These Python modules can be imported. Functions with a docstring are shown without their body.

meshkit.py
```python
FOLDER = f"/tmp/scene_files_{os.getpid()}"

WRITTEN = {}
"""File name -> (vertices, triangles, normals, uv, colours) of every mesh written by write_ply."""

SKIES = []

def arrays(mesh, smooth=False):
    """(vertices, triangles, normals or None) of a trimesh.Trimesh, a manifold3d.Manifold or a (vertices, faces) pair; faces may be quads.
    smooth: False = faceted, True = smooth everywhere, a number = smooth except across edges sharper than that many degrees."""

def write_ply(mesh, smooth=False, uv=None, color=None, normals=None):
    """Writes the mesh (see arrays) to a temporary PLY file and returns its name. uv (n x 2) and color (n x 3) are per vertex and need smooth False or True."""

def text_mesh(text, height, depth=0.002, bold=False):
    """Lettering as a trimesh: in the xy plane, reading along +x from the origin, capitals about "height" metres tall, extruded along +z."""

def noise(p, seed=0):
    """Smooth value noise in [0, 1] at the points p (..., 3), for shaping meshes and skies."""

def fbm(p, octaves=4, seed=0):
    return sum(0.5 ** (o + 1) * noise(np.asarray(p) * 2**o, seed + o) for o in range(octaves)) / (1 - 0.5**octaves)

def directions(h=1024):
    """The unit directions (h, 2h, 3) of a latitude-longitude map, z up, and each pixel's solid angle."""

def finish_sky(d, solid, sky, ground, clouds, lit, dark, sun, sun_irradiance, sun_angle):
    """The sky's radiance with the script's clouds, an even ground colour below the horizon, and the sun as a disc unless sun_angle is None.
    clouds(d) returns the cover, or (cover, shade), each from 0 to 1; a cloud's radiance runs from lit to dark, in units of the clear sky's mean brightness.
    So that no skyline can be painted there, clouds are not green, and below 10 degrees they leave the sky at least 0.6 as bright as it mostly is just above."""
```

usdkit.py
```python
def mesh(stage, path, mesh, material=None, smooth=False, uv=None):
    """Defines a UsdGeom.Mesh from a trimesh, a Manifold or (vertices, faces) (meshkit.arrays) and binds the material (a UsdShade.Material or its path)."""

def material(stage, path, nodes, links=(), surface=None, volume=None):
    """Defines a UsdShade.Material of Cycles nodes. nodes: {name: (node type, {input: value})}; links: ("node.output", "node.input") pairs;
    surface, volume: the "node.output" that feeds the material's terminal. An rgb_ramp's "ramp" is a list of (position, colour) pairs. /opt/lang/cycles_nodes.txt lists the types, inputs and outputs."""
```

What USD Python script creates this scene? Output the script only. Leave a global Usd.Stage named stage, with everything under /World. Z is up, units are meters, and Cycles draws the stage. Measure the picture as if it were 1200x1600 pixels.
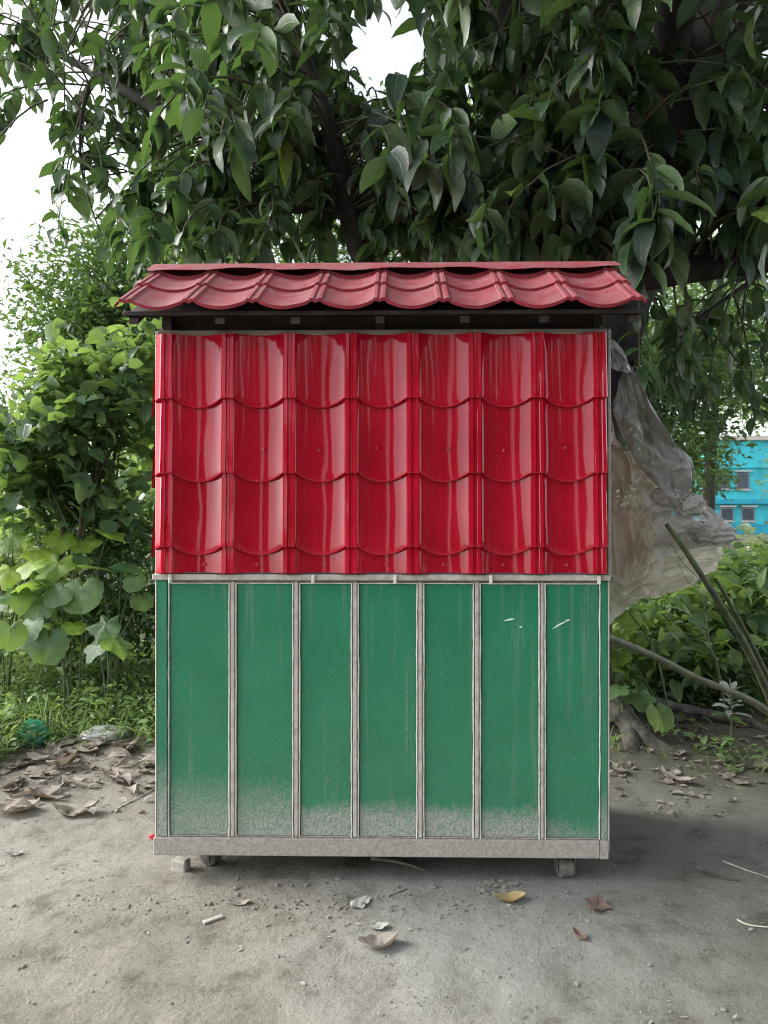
import math, random
import numpy as np
import trimesh
import usdkit, meshkit
from pxr import Usd, UsdGeom, UsdLux, UsdShade, Gf, Sdf, Vt

stage = Usd.Stage.CreateInMemory()
UsdGeom.SetStageUpAxis(stage, UsdGeom.Tokens.z)
UsdGeom.SetStageMetersPerUnit(stage, 1.0)
world = UsdGeom.Xform.Define(stage, '/World')
stage.SetDefaultPrim(world.GetPrim())
UsdGeom.Scope.Define(stage, '/World/Looks')

# ------------------------------------------------------------------ camera, sky, sun, exposure
CAM_Z, FPX = 1.26, 1203.0            # eye height; focal length in pixels of the 1200 px wide photograph
cam = UsdGeom.Camera.Define(stage, '/World/camera')
cam.CreateHorizontalApertureAttr(36.0)
cam.CreateVerticalApertureAttr(48.0)
cam.CreateFocalLengthAttr(36.0 * FPX / 1200.0)
cam.CreateClippingRangeAttr(Gf.Vec2f(0.05, 2000))
cam.AddTranslateOp().Set(Gf.Vec3d(0, 0, CAM_Z))
cam.AddRotateXYZOp().Set(Gf.Vec3f(90, 0, 0))
cam.CreateFStopAttr(8.0)
cam.CreateFocusDistanceAttr(2.7)
cam.CreateExposureAttr(1.8)

SUN = np.array([-0.80, 0.16, 0.58]); SUN = SUN / np.linalg.norm(SUN)
SKY_STRENGTH, SUN_INTENSITY, SUN_ANGLE = 0.125, 0.22, 22.0
sky = UsdLux.DomeLight.Define(stage, '/World/sky')
sky_mat = usdkit.material(stage, '/World/Looks/sky', {
    'tc': ('texture_coordinate', {}),
    'sky': ('sky_texture', {'sky_type': 'single_scattering', 'sun_disc': False, 'sun_elevation': math.asin(SUN[2]),
                            'sun_rotation': math.atan2(SUN[0], SUN[1]), 'aerosol_density': 2.0}),
    'bw': ('rgb_to_bw', {}),
    'n': ('noise_texture', {'scale': 2.2, 'detail': 5.0, 'roughness': 0.55}),
    'lum': ('map_range', {'from_min': 0.3, 'from_max': 0.7, 'to_min': 0.9, 'to_max': 1.7}),
    'mul': ('math', {'math_type': 'multiply'}),
    'cc': ('combine_color', {}),
    'mix': ('mix', {'mix_type': 'mix', 'fac': 0.74}),
    'bg': ('background_shader', {'strength': SKY_STRENGTH}),
}, [('tc.generated', 'n.vector'), ('sky.color', 'bw.color'), ('n.fac', 'lum.value'), ('bw.val', 'mul.value1'), ('lum.result', 'mul.value2'),
    ('mul.value', 'cc.r'), ('mul.value', 'cc.g'), ('mul.value', 'cc.b'), ('sky.color', 'mix.color1'), ('cc.color', 'mix.color2'),
    ('mix.color', 'bg.color')], surface='bg.background')
UsdShade.MaterialBindingAPI.Apply(sky.GetPrim()).Bind(sky_mat)
sky.GetPrim().SetCustomDataByKey('kind', 'structure')
sky.GetPrim().SetCustomDataByKey('label', 'pale overcast sky behind the trees')
sun = UsdLux.DistantLight.Define(stage, '/World/sun')
sun.CreateNormalizeAttr(True); sun.CreateIntensityAttr(SUN_INTENSITY); sun.CreateAngleAttr(SUN_ANGLE)
sun.CreateColorAttr(Gf.Vec3f(1.0, 0.96, 0.90))
sun.AddRotateXYZOp().Set(Gf.Vec3f(math.degrees(math.acos(SUN[2])), 0, math.degrees(math.atan2(SUN[0], -SUN[1]))))

# ------------------------------------------------------------------ helpers
rng = np.random.default_rng(7)
counts = {}
def path_of(name, parent=None):
    base = (parent.GetPath().pathString if parent else '/World') + '/' + name
    n = counts.get(base, 0); counts[base] = n + 1
    return base if n == 0 else f'{base}_{n:03d}'
def tag(p, label=None, cat=None, group=None, kind=None):
    for k, v in (('label', label), ('category', cat), ('group', group), ('kind', kind)):
        if v: p.SetCustomDataByKey(k, v)
    return p
def thing(name, label, cat, loc=(0, 0, 0), rz=0.0, group=None):
    x = UsdGeom.Xform.Define(stage, path_of(name))
    x.AddTranslateOp().Set(Gf.Vec3d(*map(float, loc))); x.AddRotateZOp().Set(float(rz))
    return tag(x.GetPrim(), label, cat, group)
def obj(name, mesh, mat, parent=None, smooth=False, uv=None):
    return usdkit.mesh(stage, path_of(name, parent), mesh, mat, smooth=smooth, uv=uv).GetPrim()
def at(px, py, y):                    # a point of the place at depth y
    return np.array([(px - 600) / FPX * y, y, CAM_Z + (800 - py) / FPX * y])

class MB:
    def __init__(s): s.v, s.f, s.uv, s.n = [], [], [], 0
    def add(s, v, f, uv=None):
        v = np.asarray(v, float).reshape(-1, 3); f = np.asarray(f, int)
        if f.shape[1] == 4: f = np.vstack([f[:, [0, 1, 2]], f[:, [0, 2, 3]]])
        s.v.append(v); s.f.append(f + s.n); s.n += len(v)
        s.uv.append(np.zeros((len(v), 2)) if uv is None else np.asarray(uv, float).reshape(-1, 2))
        return s
    def tm(s, m): return s.add(m.vertices, m.faces)
    def box(s, x0, x1, y0, y1, z0, z1):
        v = [[x, y, z] for x in (x0, x1) for y in (y0, y1) for z in (z0, z1)]
        return s.add(v, [[0, 1, 3, 2], [4, 6, 7, 5], [0, 4, 5, 1], [2, 3, 7, 6], [0, 2, 6, 4], [1, 5, 7, 3]])
    def bbox(s, x0, x1, y0, y1, z0, z1, b=0.002):     # box with chamfered edges
        import manifold3d as m3
        lo = np.array([x0, y0, z0]); hi = np.array([x1, y1, z1]); pts = []
        for i in range(8):
            c = np.array([(hi if i >> k & 1 else lo)[k] for k in range(3)]); sg = np.array([-1 if i >> k & 1 else 1 for k in range(3)])
            for k in range(3):
                q = c + sg * b; q[k] = c[k]; pts.append(q)
        h = m3.Manifold.hull_points(np.array(pts)).to_mesh()
        return s.add(np.array(h.vert_properties)[:, :3], np.array(h.tri_verts))
    def tube(s, pts, rad, sides=8, rough=0.0, seed=0):
        pts = np.asarray(pts, float); n = len(pts); rad = np.broadcast_to(rad, (n,))
        tan = np.gradient(pts, axis=0); tan /= np.linalg.norm(tan, axis=1, keepdims=True) + 1e-9
        ref = np.array([0.31, 0.95, 0.05]) if abs(tan[0][2]) > 0.5 else np.array([0.05, 0.1, 1.0])
        a = np.cross(tan, ref); a /= np.linalg.norm(a, axis=1, keepdims=True) + 1e-9
        b = np.cross(tan, a)
        th = np.arange(sides) / sides * 2 * math.pi
        V = pts[:, None] + rad[:, None, None] * (np.cos(th)[None, :, None] * a[:, None] + np.sin(th)[None, :, None] * b[:, None])
        if rough:
            d = V - pts[:, None]
            V = pts[:, None] + d * (1 + rough * (meshkit.fbm(V * np.array([7, 7, 2.2]), 3, seed) - 0.5)[..., None] * 2)
        i = np.arange(n - 1)[:, None] * sides; j = np.arange(sides)[None]; k = (j + 1) % sides
        F = np.stack([i + j, i + k, i + sides + k, i + sides + j], -1).reshape(-1, 4)
        V = np.vstack([V.reshape(-1, 3), pts[:1], pts[-1:]])
        s.add(V, F)
        jj = np.arange(sides); kk = (jj + 1) % sides; c0, c1 = n * sides, n * sides + 1
        base = s.n - len(V)
        s.f.append(np.vstack([np.stack([np.full(sides, c0), kk, jj], 1), np.stack([np.full(sides, c1), (n - 1) * sides + jj, (n - 1) * sides + kk], 1)]) + base)
        return s
    def get(s): return np.vstack(s.v), np.vstack(s.f)
    def build(s, name, mat, parent=None, smooth=False, uv=False):
        v, f = s.get()
        return obj(name, (v, f), mat, parent, smooth, np.vstack(s.uv) if uv else None)

def spline(P, n):
    P = np.asarray(P, float); t = np.linspace(0, 1, len(P)); q = np.linspace(0, 1, n)
    from scipy.interpolate import CubicSpline, PchipInterpolator
    return np.stack([PchipInterpolator(t, P[:, k])(q) for k in range(P.shape[1])], 1)

def smoothstep(a, b, x):
    t = np.clip((x - a) / (b - a), 0, 1); return t * t * (3 - 2 * t)

def ground_h(x, y):
    x = np.asarray(x, float); y = np.asarray(y, float)
    p = np.stack([x, y, np.zeros_like(x)], -1)
    near = 1 - smoothstep(12, 30, np.hypot(x, y))
    h = 0.016 * (meshkit.fbm(p * 1.7, 3, 3) - 0.5) + 0.020 * (meshkit.fbm(p * 7.0, 3, 5) - 0.5)
    under = np.exp(-((x / 1.1) ** 4 + ((y - 2.75) / 0.55) ** 4))
    h = h * (1 - 0.7 * under)
    bank = smoothstep(3.5, 4.6, y)
    h = h + bank * (0.05 + 0.10 * (meshkit.fbm(p * 1.2, 3, 9) - 0.35)) + 0.10 * np.exp(-(((x - 1.0) / 1.0) ** 2 + ((y - 4.4) / 0.8) ** 2))
    return h * near

# ------------------------------------------------------------------ leaves (vectorised)
def leaf_blades(pos, yaw, pitch, roll, L, W, droop, fold=0.35, n=5, wav=0.0, shape='ovate', seed=0):
    """N leaf blades; returns verts (N, 3(n+1), 3), faces of one blade, uv."""
    N = len(pos); r = np.random.default_rng(seed)
    yaw, pitch, roll, L, W, droop = (np.broadcast_to(np.asarray(q, float), (N,)) for q in (yaw, pitch, roll, L, W, droop))
    s = np.linspace(0, 1, n + 1)
    if shape == 'ovate': w = np.sin(math.pi * np.clip(s, 0, 1) ** 0.72) ** 0.85
    elif shape == 'round': w = np.sin(math.pi * s ** 0.62) ** 0.6
    elif shape == 'obov': w = np.sin(math.pi * s ** 1.35) ** 0.8
    else: w = np.sin(math.pi * s ** 0.9) ** 1.0
    w[0] = 0.06; w[-1] = 0.015
    th = pitch[:, None] - droop[:, None] * s[None] ** 1.2
    ds = L[:, None] / n
    ct, st = np.cos(th), np.sin(th)
    mid = np.zeros((N, n + 1, 2))
    mid[:, 1:, 0] = np.cumsum(0.5 * (ct[:, 1:] + ct[:, :-1]) * ds, 1)
    mid[:, 1:, 1] = np.cumsum(0.5 * (st[:, 1:] + st[:, :-1]) * ds, 1)
    hx, hy = np.cos(yaw), np.sin(yaw)
    M = np.stack([mid[..., 0] * hx[:, None], mid[..., 0] * hy[:, None], mid[..., 1]], -1)
    side = np.stack([-hy, hx, np.zeros(N)], -1)[:, None] * np.ones((1, n + 1, 1))
    nor = np.stack([-st * hx[:, None], -st * hy[:, None], ct], -1)
    cr, sr = np.cos(roll)[:, None, None], np.sin(roll)[:, None, None]
    sd = side * cr + nor * sr; nr = nor * cr - side * sr
    half = 0.5 * W[:, None] * w[None]
    f = fold * (0.6 + 0.8 * r.random(N))[:, None]
    wv = wav * L[:, None] * (r.random((N, n + 1, 2)) - 0.5).transpose(2, 0, 1)
    A = M + sd * (half * np.cos(f))[..., None] + nr * (half * np.sin(f) + wv[0])[..., None]
    B = M - sd * (half * np.cos(f))[..., None] + nr * (half * np.sin(f) + wv[1])[..., None]
    V = np.stack([A, M, B], 2).reshape(N, -1, 3) + np.asarray(pos)[:, None]
    F = []
    for i in range(n):
        a = 3 * i
        F += [[a, a + 1, a + 4, a + 3], [a + 1, a + 2, a + 5, a + 4]]
    F = np.array(F); F = np.vstack([F[:, [0, 1, 2]], F[:, [0, 2, 3]]])
    uv = np.stack([np.tile([0, 0.5, 1.0], n + 1), np.repeat(s, 3)], 1)
    return V, F, uv
def join(V, F, uv):
    N, k, _ = V.shape
    return (V.reshape(-1, 3), (F[None] + (np.arange(N) * k)[:, None, None]).reshape(-1, 3)), np.tile(uv, (N, 1))

# ------------------------------------------------------------------ materials
def mat(name, nodes, links, surface, volume=None):
    return usdkit.material(stage, '/World/Looks/' + name, nodes, links, surface=surface, volume=volume)

def leaf_mat(name, ramp, trans=0.35, tcol=(0.20, 0.34, 0.04), rough=0.42, vein=0.35, spec=0.5, patch=0.35, vcol=(0.16, 0.22, 0.08), bcol=(0.10, 0.15, 0.07)):
    return mat(name, {
        'g': ('geometry', {}), 'oi': ('object_info', {}),
        'add': ('math', {'math_type': 'add'}), 'fr': ('math', {'math_type': 'fraction'}),
        'ramp': ('rgb_ramp', {'ramp': ramp}),
        'uv': ('uvmap', {'attribute': 'st'}), 'sx': ('separate_xyz', {}),
        'cen': ('math', {'math_type': 'subtract', 'value2': 0.5}), 'abs': ('math', {'math_type': 'absolute'}),
        'rib': ('map_range', {'from_min': 0.0, 'from_max': 0.05, 'to_min': 1.0, 'to_max': 0.0, 'clamp': True}),
        'sl': ('math', {'math_type': 'multiply_add', 'value2': -0.35}), 'fq': ('math', {'math_type': 'multiply', 'value2': 62.0}),
        'sn': ('math', {'math_type': 'sine'}),
        'vs': ('map_range', {'from_min': 0.80, 'from_max': 1.0, 'to_min': 0.0, 'to_max': 0.55, 'clamp': True}),
        'vm': ('math', {'math_type': 'maximum'}), 'vk': ('math', {'math_type': 'multiply', 'value2': vein}),
        'veined': ('mix', {'mix_type': 'mix', 'color2': vcol}),
        'nz': ('noise_texture', {'scale': 22.0, 'detail': 3.0}),
        'nr': ('map_range', {'from_min': 0.35, 'from_max': 0.7, 'to_min': 1 - patch, 'to_max': 1 + patch}),
        'var': ('hsv', {}),
        'back': ('mix', {'mix_type': 'mix', 'color2': bcol}), 'bk': ('math', {'math_type': 'multiply', 'value2': 0.55}),
        'bmp': ('bump', {'strength': 0.35, 'distance': 0.004}),
        'p': ('principled_bsdf', {'roughness': rough, 'specular_ior_level': spec}),
        't': ('translucent_bsdf', {}), 'tm': ('mix', {'mix_type': 'mix', 'fac': 0.6, 'color2': tcol}),
        'm': ('mix_closure', {'fac': trans}),
    }, [('g.random_per_island', 'add.value1'), ('oi.random', 'add.value2'), ('add.value', 'fr.value1'), ('fr.value', 'ramp.fac'),
        ('uv.UV', 'sx.vector'), ('sx.x', 'cen.value1'), ('cen.value', 'abs.value1'), ('abs.value', 'rib.value'),
        ('abs.value', 'sl.value1'), ('sx.y', 'sl.value3'), ('sl.value', 'fq.value1'), ('fq.value', 'sn.value1'), ('sn.value', 'vs.value'),
        ('rib.result', 'vm.value1'), ('vs.result', 'vm.value2'), ('vm.value', 'vk.value1'), ('vk.value', 'veined.fac'), ('ramp.color', 'veined.color1'),
        ('g.position', 'nz.vector'), ('nz.fac', 'nr.value'), ('nr.result', 'var.value'), ('veined.color', 'var.color'),
        ('g.backfacing', 'bk.value1'), ('bk.value', 'back.fac'), ('var.color', 'back.color1'), ('back.color', 'p.base_color'),
        ('vm.value', 'bmp.height'), ('bmp.normal', 'p.normal'),
        ('ramp.color', 'tm.color1'), ('tm.color', 't.color'), ('p.BSDF', 'm.closure1'), ('t.BSDF', 'm.closure2')], 'm.closure')

M = {}
M['leaf_big'] = leaf_mat('leaf_big', [(0, (0.007, 0.019, 0.014)), (0.5, (0.010, 0.026, 0.016)), (0.8, (0.016, 0.038, 0.018)), (0.93, (0.028, 0.062, 0.022)), (0.98, (0.09, 0.15, 0.03)), (1, (0.15, 0.21, 0.03))], 0.20, tcol=(0.13, 0.24, 0.04), rough=0.38, spec=0.55, vein=0.28)
M['leaf_small'] = leaf_mat('leaf_small', [(0, (0.020, 0.050, 0.022)), (0.5, (0.035, 0.080, 0.032)), (1, (0.065, 0.125, 0.045))], 0.3, vein=0.1)
M['leaf_shrub'] = leaf_mat('leaf_shrub', [(0, (0.055, 0.105, 0.058)), (0.5, (0.080, 0.148, 0.070)), (0.85, (0.115, 0.19, 0.065)), (1, (0.17, 0.25, 0.05))], 0.42, tcol=(0.34, 0.50, 0.07), rough=0.32, spec=0.6)
M['leaf_broad'] = leaf_mat('leaf_broad', [(0, (0.045, 0.100, 0.045)), (0.5, (0.060, 0.125, 0.045)), (1, (0.085, 0.150, 0.045))], 0.45, tcol=(0.34, 0.50, 0.05), rough=0.45, vein=0.3)
M['leaf_bright'] = leaf_mat('leaf_bright', [(0, (0.17, 0.28, 0.045)), (1, (0.24, 0.34, 0.05))], 0.5, tcol=(0.42, 0.60, 0.06), rough=0.5, vein=0.3)
M['leaf_weed'] = leaf_mat('leaf_weed', [(0, (0.075, 0.135, 0.050)), (0.6, (0.125, 0.21, 0.07)), (1, (0.20, 0.28, 0.09))], 0.38, tcol=(0.36, 0.50, 0.09), vein=0.15)
M['leaf_dusty'] = leaf_mat('leaf_dusty', [(0, (0.20, 0.24, 0.20)), (1, (0.27, 0.30, 0.26))], 0.12, tcol=(0.2, 0.25, 0.15), rough=0.8, spec=0.2, vein=0.5, vcol=(0.14, 0.18, 0.13), bcol=(0.24, 0.28, 0.22))
M['dry_leaf'] = leaf_mat('dry_leaf', [(0, (0.16, 0.14, 0.12)), (0.4, (0.25, 0.225, 0.20)), (0.8, (0.36, 0.335, 0.30)), (1, (0.16, 0.12, 0.09))], 0.12, tcol=(0.3, 0.2, 0.1), rough=0.75, spec=0.25, vein=0.25, vcol=(0.10, 0.08, 0.065), bcol=(0.27, 0.235, 0.20))
M['dry_yellow'] = leaf_mat('dry_yellow', [(0, (0.36, 0.27, 0.11)), (1, (0.40, 0.30, 0.13))], 0.15, tcol=(0.4, 0.3, 0.1), rough=0.7, spec=0.25, vein=0.5, vcol=(0.20, 0.14, 0.06), bcol=(0.34, 0.27, 0.14))
M['dry_pale'] = leaf_mat('dry_pale', [(0, (0.34, 0.36, 0.33)), (1, (0.40, 0.41, 0.38))], 0.1, tcol=(0.3, 0.3, 0.25), rough=0.8, spec=0.2, vein=0.3, vcol=(0.25, 0.25, 0.22), bcol=(0.36, 0.36, 0.33))
M['dry_brown'] = leaf_mat('dry_brown', [(0, (0.13, 0.088, 0.075)), (1, (0.17, 0.115, 0.095))], 0.1, tcol=(0.2, 0.12, 0.08), rough=0.75, spec=0.2, vein=0.4, vcol=(0.07, 0.05, 0.04), bcol=(0.17, 0.12, 0.10))

def noisy(name, c0, c1, scale=8, detail=5, rough=0.7, bump=0.3, dist=0.01, stretch=(1, 1, 1), spec=0.4, lo=0.35, hi=0.65, obj_space=False):
    return mat(name, {
        'tc': ('texture_coordinate', {}), 'g': ('geometry', {}), 'mp': ('mapping', {'scale': stretch}),
        'n': ('noise_texture', {'scale': scale, 'detail': detail, 'roughness': 0.6}),
        'r': ('rgb_ramp', {'ramp': [(0, c0), (lo, c0), (hi, c1), (1, c1)]}),
        'b': ('bump', {'strength': bump, 'distance': dist}),
        'p': ('principled_bsdf', {'roughness': rough, 'specular_ior_level': spec}),
    }, [('tc.object' if obj_space else 'g.position', 'mp.vector'), ('mp.vector', 'n.vector'), ('n.fac', 'r.fac'), ('r.color', 'p.base_color'), ('n.fac', 'b.height'), ('b.normal', 'p.normal')], 'p.BSDF')

M['bark'] = noisy('bark', (0.010, 0.009, 0.008), (0.042, 0.037, 0.031), 9, 8, 0.9, 0.8, 0.03, (1, 1, 0.3))
M['bark_pale'] = noisy('bark_pale', (0.06, 0.055, 0.045), (0.17, 0.16, 0.135), 12, 7, 0.9, 0.7, 0.02, (1, 1, 0.35))
M['root'] = noisy('root', (0.04, 0.038, 0.032), (0.15, 0.14, 0.12), 16, 7, 0.95, 0.8, 0.02)
M['twig'] = noisy('twig', (0.05, 0.055, 0.03), (0.10, 0.10, 0.06), 30, 3, 0.8)
M['stem'] = noisy('stem', (0.06, 0.09, 0.04), (0.10, 0.13, 0.06), 20, 3, 0.6)
M['bamboo'] = noisy('bamboo', (0.032, 0.042, 0.020), (0.085, 0.095, 0.048), 14, 5, 0.6, 0.25, 0.005, (1, 1, 0.4))
M['bamboo_pale'] = noisy('bamboo_pale', (0.075, 0.082, 0.048), (0.16, 0.16, 0.105), 14, 5, 0.65, 0.25, 0.005, (1, 1, 0.4))
M['wood_dark'] = noisy('wood_dark', (0.020, 0.014, 0.012), (0.050, 0.036, 0.032), 20, 5, 0.8, 0.3, 0.004, (0.2, 1, 1))
M['wood_grey'] = noisy('wood_grey', (0.15, 0.125, 0.105), (0.27, 0.23, 0.20), 25, 5, 0.8, 0.3, 0.004, (0.15, 1, 1))
M['trim'] = noisy('trim', (0.33, 0.29, 0.255), (0.47, 0.43, 0.39), 30, 6, 0.6, 0.15, 0.002)
M['trim_grey'] = noisy('trim_grey', (0.26, 0.24, 0.215), (0.40, 0.37, 0.335), 35, 6, 0.6, 0.2, 0.002)
M['bead'] = noisy('bead', (0.42, 0.42, 0.37), (0.62, 0.62, 0.56), 40, 5, 0.6, 0.2, 0.002, lo=0.3, hi=0.55)
M['dark_metal'] = noisy('dark_metal', (0.06, 0.055, 0.05), (0.16, 0.14, 0.125), 40, 5, 0.7, 0.3, 0.003)
M['rubber'] = noisy('rubber', (0.07, 0.065, 0.06), (0.15, 0.14, 0.125), 30, 5, 0.9, 0.3, 0.004)
M['screw'] = noisy('screw', (0.30, 0.02, 0.035), (0.42, 0.10, 0.11), 60, 2, 0.4)

# glossy red pressed sheet: faint long dents make the reflections run in wavy streaks
def red(name, dust_amt, base0, base1, rough):
    return mat(name, {
        'tc': ('texture_coordinate', {}), 'g': ('geometry', {}),
        'mp': ('mapping', {'scale': (1.0, 1.0, 0.11)}),
        'n1': ('noise_texture', {'scale': 27.0, 'detail': 2.0, 'roughness': 0.4}),
        'n2': ('noise_texture', {'scale': 5.0, 'detail': 4.0}),
        'b1': ('bump', {'strength': 0.16, 'distance': 0.004}),
        'r': ('rgb_ramp', {'ramp': [(0.3, base0), (0.7, base1)]}),
        'nd': ('noise_texture', {'scale': 17.0, 'detail': 8.0, 'roughness': 0.68}),
        'nz': ('separate_xyz', {}),
        'up': ('map_range', {'from_min': -0.05, 'from_max': 0.75, 'to_min': dust_amt * 0.10, 'to_max': dust_amt, 'clamp': True}),
        'dm': ('map_range', {'from_min': 0.32, 'from_max': 0.66, 'to_min': 0.25, 'to_max': 1.15}),
        'df': ('math', {'math_type': 'multiply', 'use_clamp': True}),
        'mx': ('mix', {'color2': (0.20, 0.125, 0.125)}),
        'rr': ('map_range', {'from_min': 0.0, 'from_max': 0.7, 'to_min': rough, 'to_max': 0.75, 'clamp': True}),
        'sp': ('noise_texture', {'scale': 260.0, 'detail': 1.0}), 'sm': ('map_range', {'from_min': 0.73, 'from_max': 0.76, 'to_min': 0.0, 'to_max': 0.55, 'clamp': True}),
        'mx2': ('mix', {'color2': (0.55, 0.40, 0.40)}),
        'p': ('principled_bsdf', {'specular_ior_level': 0.42}),
    }, [('g.position', 'mp.vector'), ('mp.vector', 'n1.vector'), ('g.position', 'n2.vector'), ('g.position', 'nd.vector'), ('g.position', 'sp.vector'), ('n1.fac', 'b1.height'), ('n2.fac', 'r.fac'),
        ('g.normal', 'nz.vector'), ('nz.z', 'up.value'), ('nd.fac', 'dm.value'), ('up.result', 'df.value1'), ('dm.result', 'df.value2'),
        ('df.value', 'mx.fac'), ('r.color', 'mx.color1'), ('sp.fac', 'sm.value'), ('sm.result', 'mx2.fac'), ('mx.color', 'mx2.color1'), ('mx2.color', 'p.base_color'),
        ('df.value', 'rr.value'), ('rr.result', 'p.roughness'), ('b1.normal', 'p.normal')], 'p.BSDF')
M['red'] = red('red', 0.05, (0.31, 0.003, 0.014), (0.42, 0.005, 0.024), 0.06)
M['red_dusty'] = red('red_dusty', 0.46, (0.16, 0.006, 0.016), (0.22, 0.009, 0.022), 0.35)

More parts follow.
